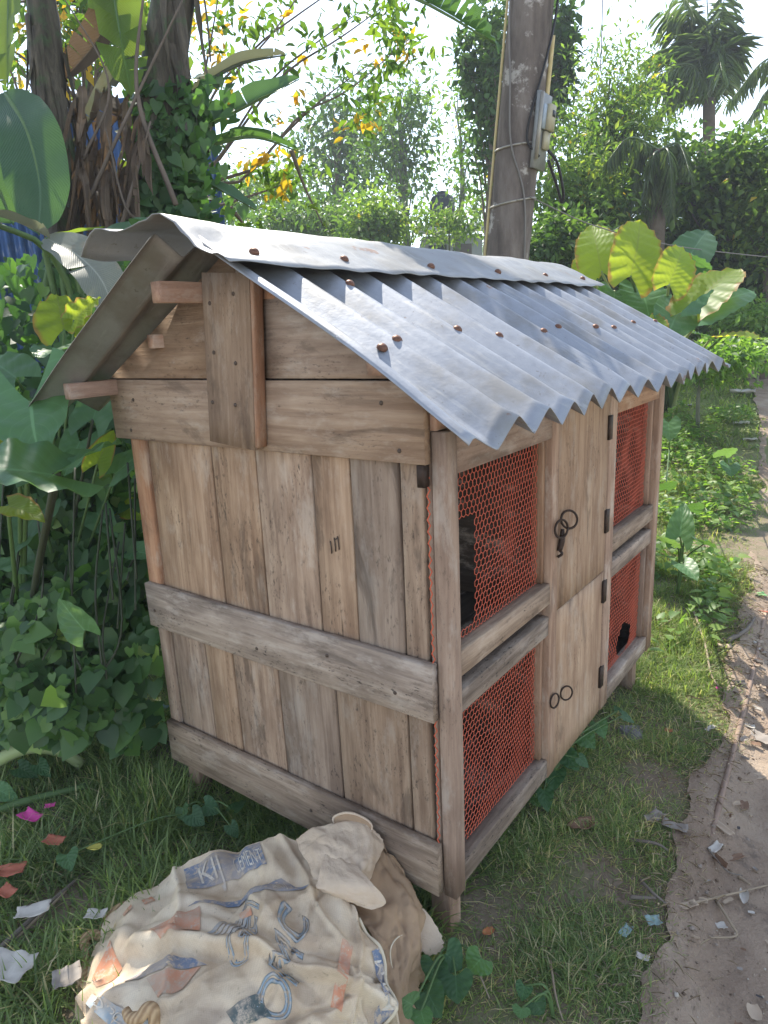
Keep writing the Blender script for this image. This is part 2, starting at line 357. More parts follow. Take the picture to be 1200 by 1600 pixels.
# ------------------------------------------------------------------ haze
hm = bpy.data.materials.new('morning_haze'); hm.use_nodes = True; hn = hm.node_tree; hn.nodes.clear()
pv = hn.nodes.new('ShaderNodeVolumePrincipled'); pv.inputs['Color'].default_value = (.86, .92, 1.0, 1); pv.inputs['Density'].default_value = .0032; pv.inputs['Anisotropy'].default_value = 0
ho = hn.nodes.new('ShaderNodeOutputMaterial'); hn.links.new(pv.outputs[0], ho.inputs['Volume'])
X8 = np.array([(x, y, z) for z in (-1.1, 10.5) for x, y in ((-97, -97), (97, -97), (97, 97), (-97, 97))], float)
hz = mobj('haze', X8, np.array([[3, 2, 1, 0], [4, 5, 6, 7], [0, 1, 5, 4], [1, 2, 6, 5], [2, 3, 7, 6], [3, 0, 4, 7]]), hm, None, origin=(0, 0, 0)); tag(hz, kind='stuff')

# ------------------------------------------------------------------ the hutch
H = thing('rabbit_hutch', (-.5, .78, 0), 'weathered wooden hutch with red mesh windows and corrugated tin roof on the grass', 'hutch')
YL = 1.56; XF = .03
def vplank(x0t, x1t, x0b, x1b, zt, zb, y0=0.0, T=.02, mat=W_WALL, name='plank'):
    c = V3((x0t + x1t + x0b + x1b) / 4, y0 + T / 2, (zt + zb) / 2); ex = V3((x0b + x1b - x0t - x1t) / 2, 0, zb - zt)
    return plank(name, c, ex, (1, 0, 0), np.linalg.norm(ex), (x1t - x0t + x1b - x0b) / 2 - .005, T, mat, H, 8)
jt = [-1.0, -.945, -.677, -.510, -.330, -.214, -.081, -.02]; jb = [-1.005, -.962, -.690, -.522, -.334, -.219, -.085, -.024]
for i in range(1, 7): vplank(jt[i], jt[i + 1], jb[i], jb[i + 1], 1.30, .66, 0 + random.uniform(0, .003))
vplank(-1.02, -.952, -1.03, -.966, 1.25, .64, -.006, .03, W_RAW, 'corner_batten')
jl = [-.963, -.805, -.687, -.506, -.305, -.087, -.026]
for i in range(6): vplank(jl[i], jl[i + 1], jl[i] + .004, jl[i + 1] + .002, .657, .2, 0 + random.uniform(0, .003))
vplank(-1.018, -.968, -1.02, -.966, .636, .2, -.004, .026, W_WALL, 'corner_batten')
vplank(-.019, -.001, -.022, -.004, 1.30, .19, .006, .018, W_FRAME, 'batten')
def hboard(x0, x1, z0, z1, y0, T, mat, name='board', tilt=0, wob=.002):
    c = V3((x0 + x1) / 2, y0 + T / 2, (z0 + z1) / 2)
    return plank(name, c, (1, 0, tilt), (0, 0, 1), x1 - x0, z1 - z0 - .003, T, mat, H, 10, wob)
b1 = hboard(-1.022, .0, .612, .752, -.024, .022, W_GREY, wob=.004)
b2 = hboard(-1.012, .0, .150, .290, -.024, .022, W_GREY, wob=.004)
b3 = hboard(-1.06, .0, 1.188, 1.356, -.024, .022, W_GABLE)
# gable boards follow the roof slope
RZ = 1.66; SL = .57
def slope_z(x): return RZ - SL * abs(x + .5)
def prism(name, poly, y0, y1, mat, parent):
    """polygon in x,z extruded along y"""
    n = len(poly); V = np.array([(x, y0, z) for x, z in poly] + [(x, y1, z) for x, z in poly])
    F = [np.array([list(range(n)), list(range(n, 2 * n))[::-1]]), np.array([[i, i + n, (i + 1) % n + n, (i + 1) % n] for i in range(n)])]
    c = V.mean(0)
    # local X must be the grain: lengths run along world x here
    o = bpy.data.objects.new(name, mesh_data(name, V - c, F, mat)); return finish(o, Matrix.Translation(Vector(c)), parent)
prism('gable_board', [(-1.055, 1.358), (-.5, 1.358), (-.5, slope_z(-.5) - .01), (-1.052, slope_z(-1.052) + .012)], -.022, 0, W_GABLE, H)
prism('gable_board', [(-.497, 1.358), (.0, 1.358), (.0, slope_z(0)), (-.497, slope_z(-.497) - .012)], -.019, .003, W_GABLE, H)
kc = V3(-.511, -.041, 1.397)
kb = plank('king_board', kc, (-.035, 0, -.39), (1, 0, 0), .39, .158, .03, W_GABLE, H, 6)
plank('king_board_edge', kc + V3(.085, .0, -.002), (-.035, 0, -.39), (1, 0, 0), .385, .012, .029, W_RAW, H, 6)
nail_me = None
def nail(p, parent, r=.0052, nrm=(0, -1, 0), mat=NAIL, name='nail'):
    x, y, d = frame_of(nrm); V = []; k = 8
    for rr, h in ((r, 0), (r * .8, r * .35)):
        for j in range(k): V.append(V3(*p) + rr * (math.cos(j * math.pi / 4) * x + math.sin(j * math.pi / 4) * y) + d * h)
    F = [np.array([[j, (j + 1) % k, k + (j + 1) % k, k + j] for j in range(k)]), np.array([[k + j for j in range(k)]])]
    o = bpy.data.objects.new(name, mesh_data(name, np.array(V) - V3(*p), F, mat)); return finish(o, Matrix.Translation(Vector(p)), parent)
for x, z in ((-.552, 1.53), (-.470, 1.545), (-.556, 1.42), (-.485, 1.395), (-.58, 1.305), (-.50, 1.30)): nail((x, -.0562, z), kb)
for x, z in ((-.06, 1.215), (-.98, 1.215), (-.95, 1.30), (-.10, 1.31)): nail((x, -.0242, z), b3)
for x, z in ((-.99, .67), (-.55, .655), (-.10, .66), (-.30, .70)): nail((x, -.0242, z), b1)
for x, z in ((-.98, .235), (-.40, .22)): nail((x, -.0242, z), b2)
for a_, b_ in (((-.285, .985), (-.283, .955)), ((-.272, .995), (-.270, .962)), ((-.262, 1.0), (-.259, .968)), ((-.271, .99), (-.262, .996))): tube('charcoal_mark', [V3(a_[0], -.0005, a_[1]), V3((a_[0] + b_[0]) / 2 + .001, -.0005, (a_[1] + b_[1]) / 2), V3(b_[0], -.0005, b_[1])], .0016, NAIL, H, 5)
plank('hinge_block', V3(-.012, -.012, 1.165), (0, 0, 1), (1, 0, 0), .045, .02, .02, IRON, H, 2)
# purlins standing out of the gable
def purlin(x, z, y0, y1, wx, hz):
    return plank('purlin', V3(x, (y0 + y1) / 2, z), (0, 1, 0), (1, 0, 0), y1 - y0, wx, hz, W_RAW, H, 8)
purlin(-.60, 1.556, -.160, 1.66, .036, .045); purlin(-1.035, 1.334, -.160, 1.66, .036, .042)
purlin(-.80, 1.452, -.05, 1.6, .028, .034); purlin(-.105, 1.385, -.030, 1.66, .045, .040); purlin(-.40, 1.555, -.02, 1.66, .04, .05)
plank('corner_block', V3(-.006, .022, 1.305), (0, 0, 1), (1, 0, 0), .10, .04, .042, W_RAW, H, 3)
# frame of the front
def bar(name, y0, y1, z0, z1, x0=-.02, x1=XF, mat=W_FRAME, along='z'):
    c = V3((x0 + x1) / 2, (y0 + y1) / 2, (z0 + z1) / 2)
    if along == 'z': return plank(name, c, (0, 0, 1), (0, 1, 0), z1 - z0, y1 - y0, x1 - x0, mat, H, 8)
    return plank(name, c, (0, 1, 0), (0, 0, 1), y1 - y0, z1 - z0, x1 - x0, mat, H, 8)
bar('post', .0, .046, .142, 1.252, .0, .034)
bar('post', 1.50, YL, .148, 1.262, -.02, .032)
bar('stile', .531, .577, .150, 1.30, -.02, .031); bar('stile', .974, 1.036, .150, 1.30, -.02, .031)
for y0, y1, d in ((.047, .530, 0), (1.037, 1.499, .004)):
    bar('rail', y0, y1, 1.160 + d, 1.262, -.02, .029, along='y'); bar('rail', y0, y1, .700, .762, -.02, .029, W_GREY, along='y')
    bar('rail', y0, y1, .608, .664, -.02, .027, W_GREY, along='y'); bar('rail', y0, y1, .152, .211, -.02, .029, W_GREY, along='y')
    bar('inner_stile', y1 - .016, y1, .212, .607, -.02, .012); bar('inner_stile', y1 - .016, y1, .763, 1.159, -.02, .012)
bar('header', .047, 1.5, 1.264, 1.30, -.02, .022, along='y')
d1 = bar('door', .579, .969, .663, 1.30, .004, .028, W_DOOR); d2 = bar('door', .579, .969, .148, .657, .004, .027, W_DOOR)
for d, zs in ((d1, (1.13, .83)), (d2, (.59, .28))):
    for z in zs:
        h = bpy.data.objects.new('hinge', None)
        plank('hinge', V3(.031, .970, z), (0, 0, 1), (0, 1, 0), .075, .03, .008, IRON, d, 2, .0005, .0012)
def ring(c, r, d, parent, tiltv=(1, 0, .15)):
    x, y, n = frame_of(tiltv); P = [V3(*c) + r * (math.cos(a) * x + 1.0 * math.sin(a) * y) for a in np.linspace(0, 2 * math.pi, 19)]
    tube('ring_pull', P, d, IRON, parent, 6)
ring((.046, .616, .925), .025, .0034, d1, (1, -.75, .35)); ring((.046, .562, .912), .025, .0034, d1, (1, -.35, .1))
tube('hasp', [V3(.040, .585, .905), V3(.041, .580, .875), V3(.038, .572, .845)], [.005, .009, .007], IRON, d1, 6, 8)
tube('hasp_staple', [V3(.034, .575, .85), V3(.045, .573, .838), V3(.034, .570, .828)], .004, IRON, d1, 6, 8)
ring((.040, .640, .380), .021, .0028, d2, (1, -.6, .2)); ring((.040, .552, .398), .021, .0028, d2, (1, -.2, .1))
# net panels of hexagonal wire
def net(y0, y1, z0, z1, x, hole=None, sag=.006, cell=.0172):
    bm = bmesh.new(); vd = {}
    def vert(y, z):
        key = (round(y * 5000), round(z * 5000))
        if key not in vd:
            s = math.sin(math.pi * min(1, max(0, (y - y0) / (y1 - y0)))) * math.sin(math.pi * min(1, max(0, (z - z0) / (z1 - z0))))
            j = mnoise.noise(Vector((y * 9, z * 9, x * 7)))
            vd[key] = bm.verts.new((x + sag * s * (1 + 1.2 * j) + .002 * j, y + .003 * mnoise.noise(Vector((y * 14, z * 14, 5))), z + .003 * mnoise.noise(Vector((y * 14, z * 14, 9)))))
        return vd[key]
    s = cell / math.sqrt(3); row = 0; z = z0
    while z < z1 + s:
        yy = y0 + (cell / 2 if row % 2 else 0)
        while yy < y1 + cell:
            if y0 - .01 < yy < y1 + .01 and not (hole and hole(yy, z)):
                pts = [(yy, z + s), (yy - cell / 2, z + s / 2), (yy - cell / 2, z - s / 2), (yy, z - s), (yy + cell / 2, z - s / 2), (yy + cell / 2, z + s / 2)]
                try: bm.faces.new([vert(*q) for q in pts])
                except ValueError: pass
            yy += cell
        z += 1.5 * s; row += 1
    me = bpy.data.meshes.new('wire_net'); bm.to_mesh(me); bm.free(); me.materials.append(RED_NET)
    org = V3(x, (y0 + y1) / 2, (z0 + z1) / 2)
    me.transform(Matrix.Translation(-Vector(org)))
    o = bpy.data.objects.new('wire_net', me); finish(o, Matrix.Translation(Vector(org)), H)
    md = o.modifiers.new('wire', 'WIREFRAME'); md.thickness = .0023; md.use_boundary = True; md.use_replace = True; md.use_even_offset = False
    return o
net(.040, .512, .757, 1.166, -.004, lambda y, z: (y < .172 and .785 < z < 1.045))
net(.040, .512, .205, .612, -.006)
net(1.034, 1.486, .757, 1.166, -.006)
net(1.034, 1.486, .205, .612, -.006, lambda y, z: (y - 1.30) ** 2 / .0075 + (z - .275) ** 2 / .0045 < 1)
# selvedge of the net standing out behind the corner post
P = []; mb = MB()
for i, z in enumerate(np.arange(.16, 1.19, .0125)):
    P.append(V3(-.0035 - .005 * (i % 2) + random.uniform(-.001, .001), -.004 - .003 * (i % 2), z))
mb.add(*tube_vf(P, .0016, 4)); V, F = mb.get(); mobj('net_selvedge', V, F, RED_NET, H)
# inside
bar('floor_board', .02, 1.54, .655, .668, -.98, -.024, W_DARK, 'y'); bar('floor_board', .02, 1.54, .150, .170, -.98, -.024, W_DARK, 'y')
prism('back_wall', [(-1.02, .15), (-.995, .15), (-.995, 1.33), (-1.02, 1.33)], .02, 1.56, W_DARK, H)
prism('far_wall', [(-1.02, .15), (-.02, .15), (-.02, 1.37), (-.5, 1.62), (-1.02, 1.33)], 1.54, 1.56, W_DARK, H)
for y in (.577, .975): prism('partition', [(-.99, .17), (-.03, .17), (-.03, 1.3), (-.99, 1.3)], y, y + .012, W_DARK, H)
for x in (-.97, -.025):
    for y in (.045, 1.45):
        plank('leg', V3(x, y, .06), (0, 0, 1), (1, 0, 0), .22, .055, .05, W_FRAME, H, 3)
plank('tray', V3(-.22, 1.30, .245), (0, 1, 0), (1, 0, 0), .13, .16, .11, simple('black_tub', (.012, .012, .012), .5), H, 2, .001, .012)

# roof sheets
PITCH = .131
def corr(y, amp):
    q = y / PITCH; tri = 1 - 4 * np.abs(q - np.round(q)); tri = np.sign(tri) * (np.sqrt(tri ** 2 + .012) - .06); return amp * (.72 * tri + .28 * np.cos(2 * math.pi * q))
def roof_sheet(side):
    ny, ns = 300, 26
    y = np.linspace(-.195, 1.74, ny); s = np.linspace(.055, .705, ns)     # horizontal run from the ridge
    Yg, Sg = np.meshgrid(y, s, indexing='ij')
    amp = .0215 + .004 * nz(Yg * .5, Sg * 0, 2.2, 2.0)
    Z = RZ + .018 - SL * Sg + corr(Yg + .048 + .010 * nz(Yg, Sg, 4.4, 2.1), 1) * amp
    Z += .006 * nz(Yg, Sg, 7.7, 4) + .004 * nz(Yg, Sg, 1.7, 11) * smooth(.45, .7, Sg)
    edge = smooth(-.05, -.195, Yg)
    if side > 0: Z -= edge * smooth(.46, .70, Sg) * .018
    Yg = Yg + .03 * smooth(.3, .7, Sg) * (Yg > 1.7) + .006 * nz(Sg, Sg * 0, 3.3, 6)
    end = .010 * np.sin(Yg * 7 + side) + .008 * nz(Yg, Yg * 0, 8.1, 9)
    Xg = -.5 + side * (Sg + (Sg > .69) * end)
    V, F = grid_vf(Xg, Yg, Z)
    if side < 0: F = F[:, ::-1]
    o = mobj('roof_sheet', V, F, TIN if side > 0 else TIN_OLD, H, True)
    md = o.modifiers.new('gauge', 'SOLIDIFY'); md.thickness = .0016; md.offset = -1
    return o
RF = roof_sheet(1); RB = roof_sheet(-1)
# ridge cap
ny = 150; y = np.linspace(-.228, 1.765, ny); t = np.linspace(-1, 1, 25)
Yg, T = np.meshgrid(y, t, indexing='ij')
hw = np.where(T > 0, .225, .165); Xc = T * hw * (1 + .05 * nz(Yg, T * 0, 5.1, 3))
Z = RZ + .030 - SL * 1.0 * (np.sqrt(Xc ** 2 + .0016) - .04) + .004 * nz(Yg, T, 6.1, 5) + .0025 * nz(Yg, T, 3.1, 14)
wav = np.cos(2 * math.pi * (Yg + .048) / PITCH)
Z += (.0012 + .0015 * nz(Yg, T * 0, 2.7, 2)) * wav * smooth(.6, 1, T) * (Yg > -.03) + .005 * nz(Yg, T * .4, 4.9, 2.3)
lift = smooth(.32, -.2, Yg) * smooth(.05, -1, T); Z += lift * .062; Xc -= lift * .085; Z -= .035 * lift * smooth(-.55, -1, T)
lip = smooth(-.02, -.2, Yg); Z += lip * (.012 * np.sin(T * 7 + 1) - .006); Z += .006 * nz(Yg, T, 9.1, 9) * lip
Yg = Yg + .012 * np.sin(T * 3.2 + .6) * smooth(.1, -.2, Yg)
V, F = grid_vf(-.5 + Xc, Yg, Z); RC = mobj('ridge_cap', V, F, TIN_CAP, H, True)
md = RC.modifiers.new('gauge', 'SOLIDIFY'); md.thickness = .0014; md.offset = -1
# screws with rusty washers
def dome():
    V = []; k = 10
    for r, h in ((.011, -.004), (.011, .001), (.0085, .0045), (.0045, .007)):
        for j in range(k): V.append((r * math.cos(2 * math.pi * j / k), r * math.sin(2 * math.pi * j / k), h))
    F = [np.array([[i * k + j, i * k + (j + 1) % k, (i + 1) * k + (j + 1) % k, (i + 1) * k + j] for i in range(3) for j in range(k)]), np.array([[3 * k + j for j in range(k)]])]
    return mesh_data('screw', np.array(V), F, RUST_SCREW, True)
DOME = dome(); ROT = Matrix.Rotation(math.atan(SL), 4, 'Y')
def screw(x, y, z, parent): finish(bpy.data.objects.new('screw', DOME), Matrix.Translation((x, y, z)) @ ROT, parent)
def crest_y(n): return n * PITCH - .048
for n in (0, 2, 3, 5, 6, 8, 9, 11, 13):
    x = -.04 + random.uniform(-.02, .02); screw(x, crest_y(n), RZ + .018 - SL * (x + .5) + .0195, RF)
screw(-.045, -.085, RZ + .020 - SL * .455, RF); screw(-.25, .083, RZ + .018 - SL * .25 + .0175, RF)
for yy in (-.12, .16, .53, .92, 1.28, 1.64): screw(-.325, yy, RZ + .030 - SL * 1.0 * (math.hypot(.175, .04) - .04) + .004, RC)

# ------------------------------------------------------------------ cement sack leaning on the hutch
k = NM('dirty_woven_sack'); v = k.obj()
wv = k.n('ShaderNodeTexChecker'); k.set(wv.inputs['Vector'], v); wv.inputs['Scale'].default_value = 330
n1 = k.noise(v, 7, 6, .62); n2 = k.noise(v, 45, 5, .7); n3 = k.noise(v, 3, 4, .6)
c = k.ramp(n1, [(.30, (.50, .365, .24)), (.48, (.71, .575, .41)), (.65, (.82, .70, .53))])
c = k.mix(k.math('MULTIPLY', k.step(n3, .48, .62), .6), c, (.36, .25, .175)); c = k.mix(k.math('MULTIPLY', k.step(n2, .60, .70), .45), c, (.16, .12, .09))
c = k.mix(k.math('MULTIPLY', wv.outputs['Fac'], .12), c, (.25, .2, .15))
SACK = k.bsdf(c, .72, 0, k.bump(k.math('ADD', k.math('MULTIPLY', wv.outputs['Fac'], .25), k.math('MULTIPLY', n2, .8)), .35, .004), .25, .12, (.5, .38, .24))
k = NM('tan_sack_lining'); v = k.obj(); n1 = k.noise(v, 9, 5, .6); n2 = k.noise(v, 60, 4, .7)
LINING = k.bsdf(k.mix(n1, (.33, .215, .13), k.mix(n2, (.44, .31, .20), (.52, .38, .25))), .8, 0, k.bump(n2, .3, .004), .2, .15, (.5, .33, .17))
k = NM('crinkled_paper'); v = k.obj(); n1 = k.noise(v, 16, 6, .68, .8); n2 = k.noise(v, 60, 4, .7)
PAPER = k.bsdf(k.mix(n1, (.58, .44, .31), (.78, .65, .50)), .78, 0, k.bump(k.math('ADD', n1, k.math('MULTIPLY', n2, .3)), .6, .01), .2, .2, (.6, .42, .25))
BODY = [[(-0.646, -0.585, 0.03), (-0.699, -0.443, 0.06), (-0.658, -0.317, 0.08), (-0.568, -0.203, 0.13), (-0.477, -0.157, 0.17), (-0.361, -0.118, 0.21), (-0.266, -0.127, 0.22)], [(-0.553, -0.626, 0.09), (-0.541, -0.517, 0.13), (-0.453, -0.402, 0.16), (-0.373, -0.314, 0.19), (-0.288, -0.269, 0.22), (-0.213, -0.219, 0.235), (-0.144, -0.199, 0.22)], [(-0.467, -0.665, 0.11), (-0.406, -0.563, 0.16), (-0.323, -0.466, 0.19), (-0.234, -0.381, 0.21), (-0.166, -0.333, 0.225), (-0.106, -0.277, 0.22), (-0.058, -0.225, 0.2)], [(-0.388, -0.695, 0.1), (-0.305, -0.595, 0.16), (-0.225, -0.513, 0.19), (-0.147, -0.429, 0.2), (-0.082, -0.367, 0.2), (-0.032, -0.306, 0.19), (-0.001, -0.245, 0.17)], [(-0.314, -0.709, 0.07), (-0.225, -0.615, 0.12), (-0.151, -0.533, 0.15), (-0.07, -0.458, 0.16), (-0.011, -0.394, 0.16), (0.027, -0.342, 0.15), (0.041, -0.298, 0.14)], [(-0.232, -0.704, 0.02), (-0.159, -0.604, 0.04), (-0.098, -0.53, 0.05), (-0.027, -0.462, 0.06), (0.024, -0.398, 0.06), (0.053, -0.363, 0.06), (0.063, -0.334, 0.06)]]
LIN = [[(-0.28, -0.072, 0.24), (-0.243, -0.045, 0.25), (-0.203, -0.035, 0.25), (-0.169, -0.035, 0.25)], [(-0.19, -0.17, 0.2), (-0.138, -0.126, 0.21), (-0.117, -0.052, 0.21), (-0.109, -0.035, 0.19)], [(-0.081, -0.198, 0.17), (-0.048, -0.15, 0.18), (-0.027, -0.092, 0.17), (-0.025, -0.052, 0.12)], [(-0.019, -0.235, 0.15), (0.004, -0.19, 0.14), (0.018, -0.149, 0.12), (0.012, -0.106, 0.06)], [(0.03, -0.294, 0.12), (0.043, -0.258, 0.11), (0.05, -0.223, 0.08), (0.036, -0.181, 0.02)], [(0.061, -0.342, 0.06), (0.074, -0.317, 0.05), (0.078, -0.296, 0.03), (0.072, -0.273, 0.0)]]
FLAP = [[(-0.234, -0.152, 0.26), (-0.194, -0.147, 0.265), (-0.135, -0.149, 0.265)], [(-0.21, -0.197, 0.258), (-0.133, -0.186, 0.268), (-0.073, -0.169, 0.26)], [(-0.198, -0.227, 0.240), (-0.122, -0.213, 0.248), (-0.045, -0.167, 0.23)], [(-0.193, -0.22, 0.228), (-0.119, -0.208, 0.225), (-0.07, -0.19, 0.215)]]
COLL = [[(-0.35, -0.127, 0.22), (-0.315, -0.1, 0.24), (-0.274, -0.085, 0.255), (-0.229, -0.05, 0.262), (-0.177, -0.04, 0.262), (-0.15, -0.035, 0.25)], [(-0.311, -0.157, 0.23), (-0.279, -0.133, 0.25), (-0.227, -0.12, 0.265), (-0.188, -0.094, 0.265), (-0.155, -0.075, 0.26), (-0.14, -0.045, 0.24)], [(-0.256, -0.182, 0.235), (-0.228, -0.167, 0.25), (-0.192, -0.15, 0.26), (-0.153, -0.138, 0.26), (-0.131, -0.127, 0.25), (-0.126, -0.101, 0.22)], [(-0.224, -0.203, 0.225), (-0.204, -0.195, 0.235), (-0.174, -0.184, 0.245), (-0.147, -0.171, 0.24), (-0.137, -0.15, 0.22), (-0.127, -0.129, 0.2)]]
def cr(f):
    f = np.asarray(f)[..., None]
    return np.concatenate([.5 * (-f + 2 * f ** 2 - f ** 3), .5 * (2 - 5 * f ** 2 + 3 * f ** 3), .5 * (f + 4 * f ** 2 - 3 * f ** 3), .5 * (-f ** 2 + f ** 3)], -1)
class Surf:
    """smooth sheet through a grid of measured points, with creases added"""
    def __init__(s, ctl, crease=None, flat=1.0): s.C = np.array(ctl, float); s.C[..., 2] *= flat; s.crease = crease
    def base(s, u, v):
        R, K = s.C.shape[:2]; u = np.clip(u, 0, K - 1 - 1e-6); v = np.clip(v, 0, R - 1 - 1e-6)
        i, j = np.floor(v).astype(int), np.floor(u).astype(int); wu, wv_ = cr(u - j), cr(v - i)
        out = 0
        for a in range(4):
            for b in range(4):
                out = out + (wv_[..., a] * wu[..., b])[..., None] * s.C[np.clip(i + a - 1, 0, R - 1), np.clip(j + b - 1, 0, K - 1)]
        return out
    def nrm(s, u, v, e=.02):
        n = np.cross(s.base(u + e, v) - s.base(u - e, v), s.base(u, v - e) - s.base(u, v + e))
        n /= np.linalg.norm(n, axis=-1, keepdims=True) + 1e-9
        return n * np.sign(n[..., 2:3] + 1e-9)
    def at(s, u, v, off=0.0):
        p = s.base(u, v); d = s.crease(u, v) if s.crease else 0
        return p + s.nrm(u, v) * (d + off)[..., None] if not np.isscalar(d + off) else p + s.nrm(u, v) * (d + off)
def body_crease(u, v):
    d = .010 * nz(u * .9, v * .9, 2.0, 1.3) + .0035 * nz(u, v, 7.0, 2.6)
    # the long fold where the printed side lies over the darker side
    q = (v - 1.2) - .62 * (u - 1.35); d = d + .034 * smooth(-.10, -.01, -q) * smooth(.6, 1.4, u) - .012
    d = d + .012 * np.exp(-((q + .10) / .10) ** 2) * smooth(.6, 1.4, u)
    for a_, b_, c_, w_, h_ in ((.9, .35, -2.0, .07, .012), (-.5, .8, .2, .09, -.012), (1.0, -.15, -4.6, .08, .010), (.7, .7, -4.3, .06, -.010), (.4, 1.0, -3.0, .08, .010), (.2, 1.0, -4.4, .09, -.012), (1.0, .5, -6.6, .08, .012)):
        d = d + h_ * np.exp(-((a_ * u + b_ * v + c_ + .25 * nz(u, v, c_, .9)) / w_) ** 2)
    # pleats towards the lower left end and a pinch near the band
    d = d + .009 * np.sin(v * 11 + 1.5 * np.sin(u * 2)) * smooth(1.6, .1, u)
    q2 = v - (.72 + .10 * (u - 3)); d = d - .016 * np.exp(-(q2 / .09) ** 2) * smooth(1.2, 2.2, u) * smooth(5.2, 4.2, u)
    q3 = (v - .45) + .5 * (u - 2.0); d = d - .016 * np.exp(-(q3 / .12) ** 2) * smooth(3.2, 1.8, u)
    for a_, b_, ph_, am in ((.55, .30, .1, .030), (-.30, .75, .35, .026), (.95, -.45, .7, .020), (.25, 1.15, .2, .018), (1.3, .6, .55, .012)):
        w_ = a_ * u + b_ * v + ph_ + .22 * nz(u, v, ph_ * 9, .8); d = d - 1.5 * am * (.25 - np.abs(w_ - np.round(w_))) * (.6 + 1.1 * nz(u, v, ph_ * 5 + 2, .7))
    return d
SB = Surf(BODY, body_crease, .88)
S = thing('cement_sack', (-.25, -.35, 0), 'torn dirty cement sack with blue and orange print slumped against the hutch', 'sack')
U, Vv = np.meshgrid(np.linspace(0, 6, 150), np.linspace(0, 5, 130), indexing='ij')
P_ = SB.at(U, Vv)
V, F = grid_vf(P_[..., 0], P_[..., 1], P_[..., 2])
# close the sack down to the grass round its rim
n, m = U.shape
rim = [i * m for i in range(n)] + [(n - 1) * m + j for j in range(1, m)] + [i * m + m - 1 for i in range(n - 2, -1, -1)] + [j for j in range(m - 2, 0, -1)]
cen = V[rim].mean(0); low = V[rim].copy(); low[:, :2] = low[:, :2] + (low[:, :2] - cen[:2]) * -.04; low[:, 2] = np.minimum(.0, low[:, 2])
midv = V[rim].copy(); midv[:, 2] *= .5; midv[:, :2] += (midv[:, :2] - cen[:2]) * .02
V = np.vstack([V, midv, low]); L_ = len(rim); b0 = n * m
Fs = [[rim[i], b0 + i, b0 + (i + 1) % L_, rim[(i + 1) % L_]] for i in range(L_)] + [[b0 + i, b0 + L_ + i, b0 + L_ + (i + 1) % L_, b0 + (i + 1) % L_] for i in range(L_)]
sb = mobj('sack_body', V, np.vstack([F[:, ::-1], np.array(Fs)]), SACK, S, True)
def sheet(name, ctl, mat, nu, nv, amp, sc, seed, parent=S):
    s = Surf(ctl, lambda u, v: amp * nz(u, v, seed, sc) + amp * .5 * nz(u, v, seed + 3, sc * 2.6) - amp * .9 * np.exp(-(nz(u + v, u - v, seed + 5, sc) / .08) ** 2) + sum(amp * k_ * (.25 - np.abs((w_ := a_ * u + b_ * v + .25 * nz(u, v, seed + a_, .8)) - np.round(w_))) * 2.2 for a_, b_, k_ in ((.55, .35, 1.6), (-.4, .9, 1.2), (1.1, -.5, .9))))
    R, K = np.array(ctl).shape[:2]; u, v = np.meshgrid(np.linspace(0, K - 1, nu), np.linspace(0, R - 1, nv), indexing='ij')
    p = s.at(u, v); V, F = grid_vf(p[..., 0], p[..., 1], p[..., 2]); o = mobj(name, V, F[:, ::-1], mat, parent, True)
    md = o.modifiers.new('gauge', 'SOLIDIFY'); md.thickness = .0016; md.offset = -1; return s
SLn = sheet('sack_lining', LIN, LINING, 40, 70, .007, 1.5, 3.0)
COLL = [[(x, y - .004, z + (.022, .010, .004, 0)[i] * (1 if 0 < j < 5 else .3)) for j, (x, y, z) in enumerate(r)] for i, r in enumerate(COLL)]
sheet('sack_collar', COLL, PAPER, 60, 40, .0028, .9, 13.0)
sheet('paper_flap', FLAP, PAPER, 36, 30, .0016, 1.2, 23.0)
# open mouth of the sack with a curled rim
mc = V3(-.222, -.062, .276); a1 = V3(.050, .012, .004); a2 = V3(-.012, .016, .022); aa = np.linspace(0, 2 * math.pi, 25)
rimp = np.array([mc + a1 * math.cos(t_) * (1 + .12 * math.sin(3 * t_)) + a2 * math.sin(t_) for t_ in aa[:-1]]); inn = mc - V3(-.01, .03, .035) + (rimp - mc) * .55
mobj('sack_mouth', np.vstack([rimp, inn, [inn.mean(0)]]), [np.array([[i, (i + 1) % 24, 24 + (i + 1) % 24, 24 + i] for i in range(24)]), np.array([[24 + i, 24 + (i + 1) % 24, 48] for i in range(24)])], LINING, S, True)
tube('mouth_rim', list(rimp) + [rimp[0]], [.002, .0035, .0018, .003], PAPER, S, 6, 40, .3)
# torn frayed corner and loose thread
V = []; F = []; e0 = V3(-.030, -.060, .135); e1 = V3(.010, -.12, .085); 
for i in range(17):
    t_ = i / 16; b_ = e0 + (e1 - e0) * t_; out_ = V3(.052, .012, -.022) * math.sin(math.pi * (.12 + .8 * t_)) * (1 + .10 * (i % 2)); V += [b_, b_ + out_ * .5 + V3(0, 0, .006), b_ + out_]
for i in range(16): 
    for j in range(2): F.append([i * 3 + j, i * 3 + j + 1, i * 3 + j + 4, i * 3 + j + 3])
mobj('frayed_corner', V, np.array(F), PAPER, S, True)
THREAD = simple('pale_sack_thread', (.62, .54, .40), .8)
tube('loose_thread', [(.009, -.115, .105), (-.012, -.155, .150), (-.012, -.20, .155), (.010, -.225, .125), (.035, -.235, .10)], .0016, THREAD, S, 5, 22)
tube('mouth_seam', [tuple(SB.at(np.array([5.98]), np.array([x]))[0] + V3(0, 0, .002)) for x in (1.6, 2.0, 2.5, 3.0, 3.5, 4.0, 4.6)], .0035, THREAD, S, 6, 26)
